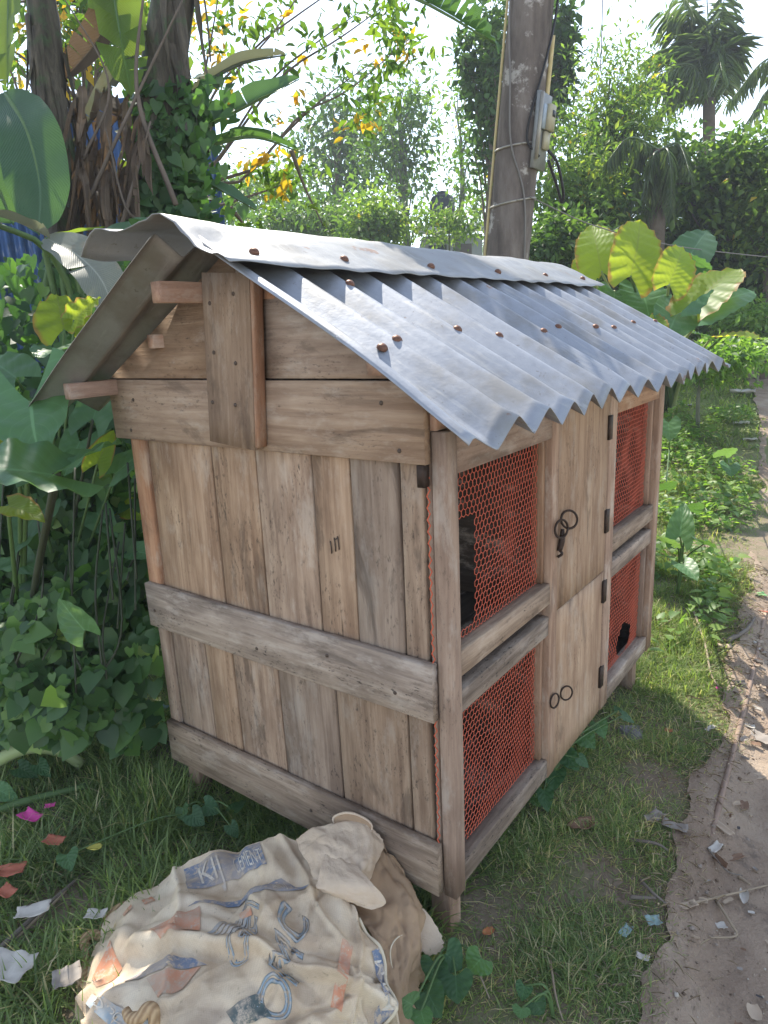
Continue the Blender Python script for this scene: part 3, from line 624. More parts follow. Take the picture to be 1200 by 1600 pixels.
# print: flat ink laid over the weave
def ink(name, col):
    k = NM(name); f = k.noise(k.obj(), 60, 5, .75); g_ = k.noise(k.obj(), 9, 4, .6)
    c = k.mix(k.step(f, .46, .66), col, (.52, .43, .33)); c = k.mix(k.math('MULTIPLY', k.step(g_, .38, .62), .7), c, (.46, .37, .28)); return k.bsdf(c, .75, 0, None, .2)
INK_B = ink('blue_ink', (.15, .20, .29)); INK_L = ink('pale_blue_ink', (.27, .34, .39)); INK_O = ink('orange_ink', (.58, .26, .15)); INK_W = ink('white_ink', (.66, .62, .55)); INK_G = ink('dark_green_ink', (.09, .12, .12))
def patch(name, mat, quad, off=.0022, n=14, m_=8):
    """four corners in sheet coordinates"""
    a, b_, c_, d_ = [V3(*q) for q in quad]; s, t_ = np.meshgrid(np.linspace(0, 1, n), np.linspace(0, 1, m_), indexing='ij'); s = s[..., None]; t_ = t_[..., None]
    q = (1 - s) * (1 - t_) * a + s * (1 - t_) * b_ + s * t_ * c_ + (1 - s) * t_ * d_
    p = SB.at(q[..., 0], q[..., 1], off); V, F = grid_vf(p[..., 0], p[..., 1], p[..., 2]); return mobj(name, V, F, mat, S, True)
def lettering(name, txt, mat, o_uv, ex, ey, off=.0038, outline=0.0, spacing=1.0):
    cu = bpy.data.curves.new('lettering', 'FONT'); cu.body = txt; cu.size = 1.0; cu.space_character = spacing
    if outline: cu.fill_mode = 'NONE'; cu.bevel_depth = outline; cu.bevel_resolution = 0
    ob = bpy.data.objects.new('lettering', cu); COL.objects.link(ob)
    me = bpy.data.meshes.new_from_object(ob.evaluated_get(bpy.context.evaluated_depsgraph_get())); bpy.data.objects.remove(ob)
    bm = bmesh.new(); bm.from_mesh(me)
    for _ in range(3):
        es = [e for e in bm.edges if e.calc_length() > .16]
        if es: bmesh.ops.subdivide_edges(bm, edges=es, cuts=1)
    bmesh.ops.triangulate(bm, faces=bm.faces)
    X = np.array([v.co[:] for v in bm.verts]); F = np.array([[v.index for v in f.verts] for f in bm.faces]); bm.free()
    uv = V3(*o_uv)[None] + X[:, :1] * V3(*ex)[None] + X[:, 1:2] * V3(*ey)[None]
    p = SB.at(uv[:, 0], uv[:, 1], off + X[:, 2] * .001); return mobj(name, p, F, mat, S, True)
patch('printed_band', INK_B, ((2.35, .12), (4.15, .10), (4.10, .62), (2.25, .60)))
lettering('printed_letters', 'KIJ', INK_W, (2.48, .56), (.42, .0), (.05, -.50))
lettering('printed_letters', 'CEMENT', INK_W, (3.22, .56), (.215, .0), (.03, -.40))
patch('printed_band', INK_B, ((2.1, .93), (4.3, .80), (4.9, 1.02), (3.7, 1.06)))
lettering('printed_letters', 'AKIJ', INK_W, (4.0, 1.02), (.20, -.02), (-.05, -.15))
lettering('printed_letters', 'GET', INK_L, (2.65, 2.35), (.52, -.62), (-.42, -.44), .0008, .034)
lettering('printed_letters', 'OMC', INK_L, (2.95, 3.75), (.70, -.92), (-.62, -.60), .0008, .036)
patch('printed_stripe', INK_O, ((4.15, 3.55), (5.0, 2.3), (5.2, 2.45), (4.35, 3.75)))
patch('printed_panel', INK_O, ((1.45, 1.05), (2.3, .98), (2.15, 1.5), (1.55, 1.35)))
patch('printed_panel', INK_O, ((2.95, 1.28), (3.25, 1.32), (3.2, 1.5), (2.9, 1.44)))
patch('printed_panel', INK_O, ((.35, .75), (.85, .62), (.85, 1.05), (.42, 1.18)))
patch('printed_panel', INK_O, ((1.15, 1.85), (2.0, 1.95), (1.6, 2.35), (1.2, 2.45)))
patch('printed_panel', INK_O, ((1.15, .33), (1.33, .28), (1.33, .45), (1.17, .48)))
patch('printed_panel', INK_O, ((1.5, .30), (1.68, .26), (1.70, .44), (1.52, .46)))
patch('printed_band', INK_B, ((.85, 1.45), (1.9, 1.68), (2.1, 1.95), (.85, 1.75)))
patch('printed_panel', INK_G, ((2.15, 3.15), (2.75, 3.0), (2.85, 3.5), (2.2, 3.65)))
patch('printed_band', INK_L, ((.15, 1.35), (.32, 1.25), (1.0, 3.0), (.7, 3.1)))
lettering('printed_letters', 'OPC', INK_W, (.30, 1.6), (.13, .42), (.16, -.10))
patch('printed_band', INK_B, ((5.62, 2.6), (5.93, 2.55), (5.93, 4.6), (5.55, 4.6)))
lettering('printed_letters', 'CEM', INK_W, (5.90, 4.05), (-.03, -.62), (-.36, -.02))
for q in range(5): patch('printed_line', INK_L, ((2.25 + .10 * q, 1.62 + .03 * q), (2.62 + .10 * q, 1.32 + .03 * q), (2.66 + .10 * q, 1.36 + .03 * q), (2.29 + .10 * q, 1.66 + .03 * q)), .0022, 8, 3)
# ropes
k = NM('tan_rope'); v = k.obj(); wv = k.n('ShaderNodeTexWave'); k.set(wv.inputs['Vector'], k.mapv(v, (1, 1, 1), (0, 0, 0))); wv.inputs['Scale'].default_value = 30; wv.inputs['Distortion'].default_value = 2
ROPE = k.bsdf(k.mix(wv.outputs['Fac'], (.30, .19, .10), (.50, .35, .20)), .75, 0, k.bump(wv.outputs['Fac'], .3, .004), .3)
def gz(u, v, z): return ground(u, v, z)
o = tube('rope', [gz(222, 1412, .05), gz(188, 1418, .045), gz(165, 1440, .03), gz(158, 1462, .03), gz(146, 1460, .035), gz(132, 1468, .03), gz(136, 1492, .02), gz(134, 1520, .02), gz(124, 1545, .015)], [.011, .012, .012, .013, .011], ROPE, None, 8, 40)
tag(o, 'thick tan rope looped in the grass beside the top left edge of the sack', 'rope', 'ropes by the sack')
o = tube('rope', [gz(196, 1577, .165), gz(203, 1590, .160), gz(218, 1590, .165), gz(230, 1576, .175), gz(240, 1580, .17), gz(241, 1600, .15)], [.008, .012, .013, .013, .012], ROPE, None, 8, 30)
tag(o, 'short hooked piece of tan rope lying on top of the dirty sack', 'rope', 'ropes by the sack')

# ------------------------------------------------------------------ blades, leaves
T_TARO = ([0, .04, .12, .25, .4, .6, .8, .93, 1], [.62, .80, .94, 1, .95, .74, .42, .17, .0])
T_GIANT = ([0, .04, .12, .3, .5, .7, .86, .95, 1], [.55, .74, .90, 1, .98, .82, .52, .25, .0])
T_BAN = ([0, .04, .15, .4, .7, .9, .97, 1], [.12, .5, .85, 1, .95, .6, .3, .0])
T_HEART = ([0, .05, .15, .3, .5, .75, .92, 1], [.6, .82, .98, 1, .82, .45, .14, 0])
def blade(name, path, nrm, hw, tab, mat, parent, lobe=.0, fold=.25, wave=.03, tears=0, nt_=22, nv=9, seed=0, wn=5, droop=.0):
    r = random.Random(seed); M = spline(path, nt_); t = np.linspace(0, 1, nt_); Lh = np.linalg.norm(np.diff(M, axis=0), axis=1).sum()
    vv = np.linspace(-1, 1, nv); V = []; uv = []
    cuts = {-1: set(r.sample(range(3, nt_ - 2), min(tears, nt_ - 6))), 1: set(r.sample(range(3, nt_ - 2), min(tears, nt_ - 6)))} if tears else {-1: set(), 1: set()}
    tang = np.gradient(M, axis=0); tang /= np.linalg.norm(tang, axis=1, keepdims=True)
    drop = {-1: 0.0, 1: 0.0}; rows = []; ph = r.random() * 6
    nrm = V3(*nrm)
    for i in range(nt_):
        d = tang[i]; n_ = nrm - d * (nrm @ d); n_ /= np.linalg.norm(n_) + 1e-9; x = np.cross(d, n_)
        W = hw * np.interp(t[i], *tab)
        variants = [(0, dict(drop))]
        hit = [s for s in (-1, 1) if i in cuts[s]]
        if hit:
            for s in hit: drop[s] = r.uniform(-.1, .55)
            variants.append((1, dict(drop)))
        for gap, dr in variants:
            row = []
            for q, a in enumerate(vv):
                s = -1 if a < 0 else 1; aa = abs(a)
                ang = fold + dr[s] * (1 if hit or tears else 0)
                out_ = aa * W * math.cos(ang * min(1, aa + .35)); up = aa * W * math.sin(-ang) * (-1) if droop == 0 else aa * W * math.sin(ang)
                z = up + wave * hw * aa * math.sin(wn * 2 * math.pi * t[i] + ph + (1.1 if s > 0 else 0)) - droop * hw * aa * aa
                p_ = M[i] + s * x * out_ + n_ * z - d * lobe * Lh * (1 - t[i]) ** 2 * aa ** 1.25
                if gap and hit: p_ = p_ + d * .012 * Lh * aa
                row.append(len(V)); V.append(p_); uv.append((.5 + a / 2, t[i]))
            rows.append((row, i, gap))
    F = []; h = nv // 2
    for a in range(len(rows) - 1):
        r0, i0, g0 = rows[a]; r1, i1, g1 = rows[a + 1]
        for q in range(nv - 1):
            if i0 == i1:
                s = -1 if q < h else 1
                if i0 in cuts[s]: continue
                F.append([r0[q], r0[q + 1], r1[q + 1], r1[q]]); continue
            F.append([r0[q], r0[q + 1], r1[q + 1], r1[q]])
    o = mobj(name, V, np.array(F), mat, parent, True, uv=uv)
    return o
def spath(*p): return [sight(*q) for q in p]
FACE = -FWD
def taro_leaf(parent, attach, tip, hw, nrm, mat=TARO, bend=.06, lobe=.40, tab=T_TARO, wave=.07, fold=.18, base=None, pr=.009, pm=STEM, seed=0, wn=4):
    a, b_ = V3(*attach), V3(*tip); n_ = V3(*nrm); n_ /= np.linalg.norm(n_); L = np.linalg.norm(b_ - a); m_ = (a + b_) / 2 + n_ * bend * L
    blade('leaf', [a, m_, b_], n_, hw, tab, mat, parent, lobe, fold, wave, 0, 20, 11, seed, wn)
    if base is not None:
        bs = V3(*base); mid = (a * .45 + bs * .55); mid[2] += .05; mid[:2] = bs[:2] * .7 + a[:2] * .3
        tube('petiole', [bs, mid, a], [pr * 1.5, pr, pr * .6], pm, parent, 7, 14)

# big taro plants against the left side of the hutch
TL = thing('taro_plant', ground(60, 1165), 'tall taro with large blue green arrow leaves beside the left side of the hutch', 'plant', 'taro plants')
b0 = ground(60, 1150); b0[2] -= .02
taro_leaf(TL, sight(48, 628, 1.90), sight(62, 716, 1.82), .135, FACE + V3(0, 0, .5), TARO, .05, .9, T_TARO, .05, .12, b0, .010, seed=1)
taro_leaf(TL, sight(92, 738, 1.75), sight(192, 690, 1.95), .10, (-.1, -.4, 1), TARO, .04, .35, T_TARO, .08, .2, b0, .010, STEM_D, seed=2)
taro_leaf(TL, sight(85, 742, 1.72), sight(-60, 745, 1.60), .16, (.1, -.5, .9), TARO, .10, .45, T_TARO, .06, .15, b0, .011, STEM_D, seed=3)
taro_leaf(TL, sight(30, 690, 1.98), sight(-20, 655, 2.0), .06, (.3, -.3, 1), TARO_Y, .05, .3, seed=4, base=b0)
taro_leaf(TL, sight(12, 790, 1.9), sight(70, 815, 1.85), .05, (.1, -.3, 1), TARO_Y, .05, .3, seed=5, base=b0)
TL2 = thing('taro_plant', ground(95, 1120), 'taro with one bright sunlit yellow green leaf under the left eave', 'plant', 'taro plants')
b1_ = ground(110, 1110)
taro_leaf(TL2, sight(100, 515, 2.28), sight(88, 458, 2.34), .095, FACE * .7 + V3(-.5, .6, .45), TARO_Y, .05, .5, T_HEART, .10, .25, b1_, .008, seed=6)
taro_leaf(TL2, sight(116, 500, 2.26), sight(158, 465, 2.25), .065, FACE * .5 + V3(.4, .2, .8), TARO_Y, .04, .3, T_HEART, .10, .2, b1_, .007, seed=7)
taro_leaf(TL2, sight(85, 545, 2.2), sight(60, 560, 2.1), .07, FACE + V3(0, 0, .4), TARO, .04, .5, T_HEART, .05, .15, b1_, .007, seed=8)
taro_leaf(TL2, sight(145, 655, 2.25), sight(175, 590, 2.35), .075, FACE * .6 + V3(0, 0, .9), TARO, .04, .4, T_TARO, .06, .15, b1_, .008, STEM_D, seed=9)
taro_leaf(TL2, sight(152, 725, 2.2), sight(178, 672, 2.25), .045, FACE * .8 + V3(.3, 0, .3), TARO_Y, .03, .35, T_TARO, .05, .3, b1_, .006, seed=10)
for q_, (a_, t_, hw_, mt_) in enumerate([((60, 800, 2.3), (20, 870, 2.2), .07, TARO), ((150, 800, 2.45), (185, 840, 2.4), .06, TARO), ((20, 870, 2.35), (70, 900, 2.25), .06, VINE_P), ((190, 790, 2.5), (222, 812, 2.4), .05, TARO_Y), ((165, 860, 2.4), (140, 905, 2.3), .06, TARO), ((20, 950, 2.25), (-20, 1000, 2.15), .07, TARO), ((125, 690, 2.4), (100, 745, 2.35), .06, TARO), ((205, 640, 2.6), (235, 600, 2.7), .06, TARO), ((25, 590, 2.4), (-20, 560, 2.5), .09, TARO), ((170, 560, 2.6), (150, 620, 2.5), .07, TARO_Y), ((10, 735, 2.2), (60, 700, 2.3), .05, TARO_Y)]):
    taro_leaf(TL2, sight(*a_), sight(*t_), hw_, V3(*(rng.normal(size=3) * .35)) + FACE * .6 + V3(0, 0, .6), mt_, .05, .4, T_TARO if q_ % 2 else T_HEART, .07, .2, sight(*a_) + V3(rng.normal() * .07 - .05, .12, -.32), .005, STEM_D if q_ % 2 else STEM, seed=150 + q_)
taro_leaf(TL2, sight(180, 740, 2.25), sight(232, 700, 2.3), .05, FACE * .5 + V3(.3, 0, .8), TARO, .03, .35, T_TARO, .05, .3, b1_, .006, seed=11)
TL3 = thing('taro_plant', ground(128, 1180), 'young taro with one drooping pale leaf in front of the dark creepers', 'plant', 'taro plants')
b2_ = ground(140, 1130)
taro_leaf(TL3, sight(132, 985, 2.0), sight(92, 935, 1.98), .052, FACE + V3(-.4, .1, .35), VINE_P, .03, .32, T_TARO, .05, .35, b2_, .006, STEM, seed=12)
taro_leaf(TL3, sight(215, 862, 2.25), sight(250, 872, 2.2), .045, V3(0, -.5, 1), TARO, .03, .4, T_HEART, .03, .2, b2_, .006, STEM_D, seed=13)
taro_leaf(TL3, sight(195, 930, 2.3), sight(200, 968, 2.25), .055, FACE + V3(.2, 0, .3), TARO, .03, .45, T_HEART, .04, .15, b2_, .005, STEM_D, seed=14)
taro_leaf(TL3, sight(135, 1085, 2.1), sight(132, 1118, 2.05), .04, FACE + V3(.1, 0, .3), VINE, .03, .45, T_HEART, .04, .15, b2_, .005, STEM, seed=15)
tube('fallen_stem', [V3(*ground(-70, 1230, .03)), V3(*ground(30, 1172, .14)), V3(*ground(90, 1172, .10)), V3(*ground(128, 1195, .03))], [.022, .022, .021, .018], STEM_P, None, 9, 24)
tag(bpy.data.objects['fallen_stem'], 'thick pale green arching stem lying in the weeds at the left edge', 'stem', 'cut stems in the grass')
o = tube('fallen_stem', [V3(*ground(-60, 1285, .05)), V3(*ground(40, 1252, .05)), V3(*ground(135, 1228, .05))], [.012, .013, .010], STEM, None, 8, 14)
tag(o, 'thinner straight green stem lying below the arching stem', 'stem', 'cut stems in the grass')
o = tube('fallen_stem', [V3(*ground(-40, 1225, .02)), V3(*ground(60, 1262, .02)), V3(*ground(122, 1290, .02))], [.012, .014, .012], BARK, None, 8, 14)
tag(o, 'dull brown cut stem crossing under the green stem', 'stem', 'cut stems in the grass')

# young taro seedlings right of the hutch
def seedling(lab, base, leaves, mat=VINE_P):
    t = thing('taro_seedling', base, lab, 'plant', 'taro seedlings in the grass')
    for i, (a, b_, hw, nr) in enumerate(leaves): taro_leaf(t, a, b_, hw, nr, mat if i % 2 == 0 else VINE, .05, .4, T_TARO, .04, .2, base, .005, STEM, seed=30 + i)
    return t
seedling('young taro with a tall upright pale leaf close to the right end of the hutch', ground(1062, 905), [(sight(1062, 838, 3.0), sight(1070, 785, 3.08), .06, (.2, -.9, .4)), (sight(1082, 800, 3.2), sight(1092, 785, 3.1), .05, (.1, -.2, 1)), (sight(1045, 850, 3.0), sight(1030, 838, 2.9), .05, (.1, -.2, 1))])
seedling('small taro with a drooping round leaf just right of the tall one', ground(1058, 930), [(sight(1068, 882, 2.85), sight(1090, 908, 2.75), .045, (.3, -.6, .7)), (sight(1100, 850, 3.0), sight(1085, 842, 2.9), .05, (.1, -.3, 1))])
seedling('small taro in the sunny grass farther up along the path', ground(1132, 735), [(sight(1132, 712, 4.3), sight(1150, 700, 4.2), .07, (.1, .1, 1)), (sight(1140, 728, 4.3), sight(1142, 745, 4.2), .06, (.3, -.8, .5))])
seedling('dark single taro leaf tucked under the far eave of the hutch', ground(1045, 720), [(sight(1044, 660, 3.4), sight(1046, 690, 3.35), .06, (.5, -.8, .3)), (sight(1040, 765, 3.3), sight(1052, 752, 3.2), .05, (.1, -.2, 1))])

# giant taro clump beyond the far right corner of the roof
GT = thing('giant_taro', ground(1035, 640), 'clump of giant taro with bright backlit leaves beyond the roof corner', 'plant')
gb = ground(1035, 640)
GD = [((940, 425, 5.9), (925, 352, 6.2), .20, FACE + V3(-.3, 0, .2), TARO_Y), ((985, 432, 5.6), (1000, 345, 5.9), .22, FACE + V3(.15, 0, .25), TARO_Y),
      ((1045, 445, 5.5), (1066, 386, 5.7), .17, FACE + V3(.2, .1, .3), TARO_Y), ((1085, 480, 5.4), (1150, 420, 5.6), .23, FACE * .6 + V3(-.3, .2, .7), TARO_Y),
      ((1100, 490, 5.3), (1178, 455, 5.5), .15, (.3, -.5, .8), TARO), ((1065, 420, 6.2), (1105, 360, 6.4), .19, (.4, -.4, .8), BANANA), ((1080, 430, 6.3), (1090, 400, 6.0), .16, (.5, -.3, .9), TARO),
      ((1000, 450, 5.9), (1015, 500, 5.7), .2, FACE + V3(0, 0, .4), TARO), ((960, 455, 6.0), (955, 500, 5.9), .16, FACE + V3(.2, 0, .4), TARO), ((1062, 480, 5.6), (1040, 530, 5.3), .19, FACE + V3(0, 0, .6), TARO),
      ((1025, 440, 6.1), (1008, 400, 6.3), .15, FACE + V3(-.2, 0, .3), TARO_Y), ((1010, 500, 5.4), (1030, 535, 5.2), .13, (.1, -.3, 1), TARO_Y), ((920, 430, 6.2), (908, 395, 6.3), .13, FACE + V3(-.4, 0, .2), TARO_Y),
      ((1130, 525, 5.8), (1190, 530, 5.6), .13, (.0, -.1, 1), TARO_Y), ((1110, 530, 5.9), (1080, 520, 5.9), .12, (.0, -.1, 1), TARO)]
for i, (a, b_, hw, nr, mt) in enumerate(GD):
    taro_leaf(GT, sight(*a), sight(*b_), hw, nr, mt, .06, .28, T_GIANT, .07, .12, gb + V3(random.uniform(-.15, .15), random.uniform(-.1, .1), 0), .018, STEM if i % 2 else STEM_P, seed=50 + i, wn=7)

# ------------------------------------------------------------------ banana clump on the left
def banana_plant(lab, stem, r, leaves, group='banana plants'):
    t = thing('banana_plant', stem[0], lab, 'plant', group)
    mb = MB(); mb.add(*tube_vf(stem, r, 12, 26, True, .10)); V, F = mb.get(); mobj('stem', V, F, BARK_D, t, True); V, F = sheaths(stem, np.mean(r) * 1.0, 26, .25, .7); o = mobj('dry_sheaths', V, F, BARK_D, t, True, uv=np.tile([[.3, .3]], (len(V), 1))); o['kind'] = 'stuff'
    for i, (path, nr, hw, mt, tears, fold) in enumerate(leaves):
        mt_ = mt; blade('leaf', path, nr, hw, T_BAN, mt_, t, 0, fold, .05, tears, 40, 9, i * 7 + len(lab), 3, 0 if fold < .5 else .15)
        tube('midrib', [p_ - V3(*nr) / np.linalg.norm(nr) * .006 for p_ in spline(path, 12)], [.012, .009, .003], STEM if mt in (BANANA, BANANA_Y) else STEM_D, t, 6)
    return t
k = NM('dark_banana_stem'); v = k.obj(); n1 = k.noise(k.mapv(v, (14, 14, 1.6)), 1.8, 7, .7, .6); n2 = k.noise(v, 9, 5, .65)
BARK_D = k.bsdf(k.mix(k.step(n2, .5, .65), k.ramp(n1, [(.3, (.025, .022, .018)), (.5, (.075, .065, .05)), (.7, (.15, .13, .10))]), (.06, .09, .045)), .75, 0, k.bump(n1, .9, .02), .3)
def sheaths(stem, r, n, s0, s1):
    mb = MB(); S_ = spline(stem, 60)
    for q in range(n):
        i = random.randint(int(60 * s0), int(60 * s1)); a = random.uniform(-2.2, 2.2); x = np.cross(FACE, V3(0, 0, 1)); x /= np.linalg.norm(x); d_ = math.cos(a) * FACE * V3(1, 1, .2) + math.sin(a) * x; d_ /= np.linalg.norm(d_); L = random.uniform(.15, .5); w_ = random.uniform(.012, .04); sd = np.cross(d_, V3(0, 0, 1))
        top = S_[i] + d_ * (r + .004); P = [top, top + d_ * random.uniform(.0, .03) - V3(0, 0, L * .5), top + d_ * random.uniform(.0, .09) + sd * random.uniform(-.06, .06) - V3(0, 0, L)]; P = spline(P, 7); V = []
        for j, p in enumerate(P):
            ww = w_ * (1 - .6 * j / 6) * random.uniform(.7, 1.2); V += [p - sd * ww, p + d_ * .006, p + sd * ww]
        mb.add(V, [[j * 3 + c, j * 3 + c + 1, j * 3 + c + 4, j * 3 + c + 3] for j in range(6) for c in (0, 1)])
    return mb.get()
s1 = [ground(235, 640) * V3(1, 1, 0) + V3(0, 0, .0), sight(245, 330, 3.55), sight(258, 90, 3.4), sight(290, -90, 3.3), sight(310, -260, 3.2)]
s1[0] = s1[1] * V3(1, 1, 0)
banana_plant('thick banana stem wrapped in dark dry sheaths behind the near end of the roof', s1, [.16, .125, .11, .085, .05], [
    (spath((285, 215, 3.5), (370, 172, 3.6), (468, 122, 3.8)), FACE * .3 + V3(.3, .3, 1), .085, BANANA, 2, .35),
    (spath((290, 150, 3.5), (370, 100, 3.6), (447, 84, 3.7)), FACE * .2 + V3(-.2, .3, 1), .055, BANANA_G, 2, .3),
    (spath((300, 235, 3.6), (390, 212, 3.6), (468, 235, 3.6)), FACE * .3 + V3(.1, .2, 1), .06, BANANA, 2, .35),
    (spath((262, 275, 3.4), (330, 288, 3.4), (402, 328, 3.4)), FACE * .5 + V3(.1, .2, .9), .055, BANANA, 1, .3),
    (spath((300, -160, 3.1), (480, -60, 2.7), (640, -10, 2.55), (785, 72, 2.6)), FACE * .35 + V3(0, 0, 1), .15, BANANA, 30, .75),
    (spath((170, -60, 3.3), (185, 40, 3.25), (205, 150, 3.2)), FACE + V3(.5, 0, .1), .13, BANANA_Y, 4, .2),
    (spath((240, -120, 3.3), (100, -240, 3.2), (-120, -260, 3.1)), (0, .2, 1), .20, BANANA, 8, .3),
    (spath((300, -260, 3.2), (250, -480, 3.6), (120, -640, 4.2)), (0, -.3, 1), .22, BANANA, 8, .3),
    (spath((310, -260, 3.2), (420, -420, 3.8), (480, -560, 4.6)), (0, -.3, 1), .22, BANANA, 8, .3)])
s2 = [sight(100, 330, 3.3) * V3(1, 1, 0), sight(95, 330, 3.3), sight(72, 60, 3.2), sight(48, -120, 3.1)]
banana_plant('slimmer banana stem at the left edge with a broad blue green hanging leaf', s2, [.10, .075, .07, .05], [
    (spath((8, 145, 2.75), (42, 205, 2.65), (62, 290, 2.6), (60, 366, 2.6)), FACE + V3(.15, 0, .3), .125, BANANA, 0, .15),
    (spath((15, -90, 2.9), (12, 30, 2.85), (10, 135, 2.8)), FACE + V3(-.5, .2, .1), .085, BANANA_Y, 2, .1),
    (spath((-60, 230, 2.7), (-10, 280, 2.7), (20, 350, 2.75)), FACE + V3(.15, 0, .3), .12, BANANA, 0, .2),
    (spath((190, -100, 3.3), (165, 40, 3.3), (95, 130, 3.3)), FACE + V3(.4, 0, .2), .10, BANANA_D, 5, .4),
    (spath((230, 40, 3.35), (190, 100, 3.3), (112, 235, 3.3)), FACE + V3(.4, 0, .2), .05, BANANA_G, 3, .4),
    (spath((230, 165, 3.4), (215, 230, 3.4), (190, 300, 3.4)), FACE + V3(.5, 0, .2), .07, BANANA_Y, 3, .4),
    (spath((60, -120, 3.1), (-60, -300, 3.3), (-260, -380, 3.6)), (0, 0, 1), .2, BANANA, 7, .3),
    (spath((50, -120, 3.1), (120, -330, 3.5), (60, -520, 4.2)), (0, -.2, 1), .2, BANANA, 7, .3)])
BP3 = thing('banana_plant', sight(150, 520, 2.7) * V3(1, 1, 0), 'low banana sprout with drooping greyish sunlit leaves left of the roof', 'plant', 'banana plants')
for i, (path, nr, hw, mt, tears, fold) in enumerate([
    (spath((72, 372, 2.62), (120, 398, 2.55), (160, 440, 2.5), (182, 505, 2.5)), FACE * .7 + V3(.2, 0, .6), .085, BANANA_G, 1, .3),
    (spath((-40, 330, 2.3), (20, 345, 2.35), (78, 372, 2.45)), FACE * .4 + V3(-.2, .2, 1), .055, BANANA_G, 1, .4),
    (spath((130, 395, 2.8), (185, 362, 2.8), (245, 348, 2.8)), FACE * .5 + V3(.1, .1, 1), .06, BANANA, 1, .3),
    (spath((70, 375, 2.65), (110, 365, 2.65), (165, 355, 2.65)), FACE * .3 + V3(0, .2, 1), .035, BANANA_Y, 0, .3),
    (spath((150, 430, 2.9), (185, 440, 2.85), (206, 470, 2.8)), FACE * .7 + V3(.2, 0, .6), .06, BANANA_G, 1, .3)]):
    blade('leaf', path, nr, hw, T_BAN, mt, BP3, 0, fold, .05, tears, 30, 9, 300 + i, 3)
    tube('petiole', [sight(150, 520, 2.7) * V3(1, 1, 0), sight(130 - i * 14, 470, 2.75), path[0]], [.02, .014, .009], STEM, BP3, 7, 12)
# dry hanging leaves: a skirt round the clump
DS = thing('dead_leaf_skirt', sight(160, 340, 3.35), 'brown dry banana leaves hanging in a ragged skirt in front of the blue fence', 'dead leaves')
for i in range(64):
    u = random.uniform(102, 226); v = random.uniform(130, 290); d = random.uniform(3.2, 3.5); l = random.uniform(70, 190)
    path = spath((u, v, d), (u + random.uniform(-14, 14), v + l * .4, d - .06), (u + random.uniform(-35, 25), v + l, d + random.uniform(-.12, .05)))
    blade('dry_leaf', path, FACE + V3(random.uniform(-.7, .7), random.uniform(-.4, .4), .1), random.uniform(.014, .042), T_BAN, BANANA_D, DS, 0, random.uniform(.5, 1.1), .25, 3, 16, 5, 400 + i, 2)
for i, (a, m_, b_, r) in enumerate([((275, 320), (215, 150), (225, -20), .013), ((140, 310), (190, 200), (285, 0), .010), ((60, 300), (30, 150), (0, 75), .008), ((185, 370), (205, 300), (235, 190), .011), ((130, 250), (170, 130), (90, -20), .007), ((250, 340), (200, 330), (165, 200), .008)]):
    tube('dry_stalk', spath((*a, 3.2), (*m_, 3.15), (*b_, 3.15)), [r, r * .8, r * .4], BANANA_STALK if i else BAMBOO, DS, 6, 14) if i and False else tube('dry_stalk', spath((*a, 3.2), (*m_, 3.15), (*b_, 3.15)), [r, r * .8, r * .4], BARK, DS, 6, 14)

# blue tin fence behind
BLUE = tin_mat('blue_painted_tin', (.045, .10, .24), (.03, .06, .13))
BF = thing('tin_fence', sight(100, 500, 4.3) * V3(1, 1, 0), 'blue corrugated tin fence behind the banana plants', 'fence')
fa, fb = sight(-170, 165, 3.9), sight(330, 158, 4.7); fa = fa + (fa - fb) * 1.2
for i in range(11):
    a = fa + (fb - fa) * i / 11; b_ = fa + (fb - fa) * (i + 1.03) / 11; n_ = 60; s = np.linspace(0, 1, n_); dirx = (b_ - a) / np.linalg.norm(b_ - a); side = np.cross(dirx, V3(0, 0, 1)); side /= np.linalg.norm(side)
    top = (a[2] + b_[2]) / 2 + random.uniform(-.04, .04); zs = np.linspace(-.1, top, 4)
    off = .012 * np.sin(s * np.linalg.norm((b_ - a)[:2]) * 2 * math.pi / .076) + .012 * (i % 2)
    Pg = a[None, None] * V3(1, 1, 0) + (b_ - a)[None, None] * V3(1, 1, 0) * s[:, None, None] + side * off[:, None, None] + V3(0, 0, 1) * zs[None, :, None]
    V, F = grid_vf(Pg[..., 0], Pg[..., 1], Pg[..., 2]); mobj('tin_sheet', V, F, BLUE, BF, True)

# ------------------------------------------------------------------ mass leaves
def frames(D, N):
    D = D / (np.linalg.norm(D, axis=1, keepdims=True) + 1e-9); N = N - D * (N * D).sum(1, keepdims=True); N /= np.linalg.norm(N, axis=1, keepdims=True) + 1e-9
    return np.cross(D, N), D, N
TPL = {
 'diamond': (np.array([(0, 0, 0), (-.5, .45, .08), (0, 1, -.12), (.5, .45, .08)]), np.array([[0, 1, 2], [0, 2, 3]])),
 'long': (np.array([(0, 0, 0), (-.42, .3, .06), (-.32, .68, .02), (0, 1, -.16), (.32, .68, .02), (.42, .3, .06), (0, .5, -.04)]), np.array([[0, 1, 6], [1, 2, 6], [2, 3, 6], [3, 4, 6], [4, 5, 6], [5, 0, 6]])),
 'heart': (np.array([(0, 0, 0), (-.32, -.22, .02), (-.56, .02, .08), (-.48, .42, .05), (0, 1, -.18), (.48, .42, .05), (.56, .02, .08), (.32, -.22, .02), (0, .4, -.05)]), np.array([[0, 1, 8], [1, 2, 8], [2, 3, 8], [3, 4, 8], [4, 5, 8], [5, 6, 8], [6, 7, 8], [7, 0, 8]])),
}
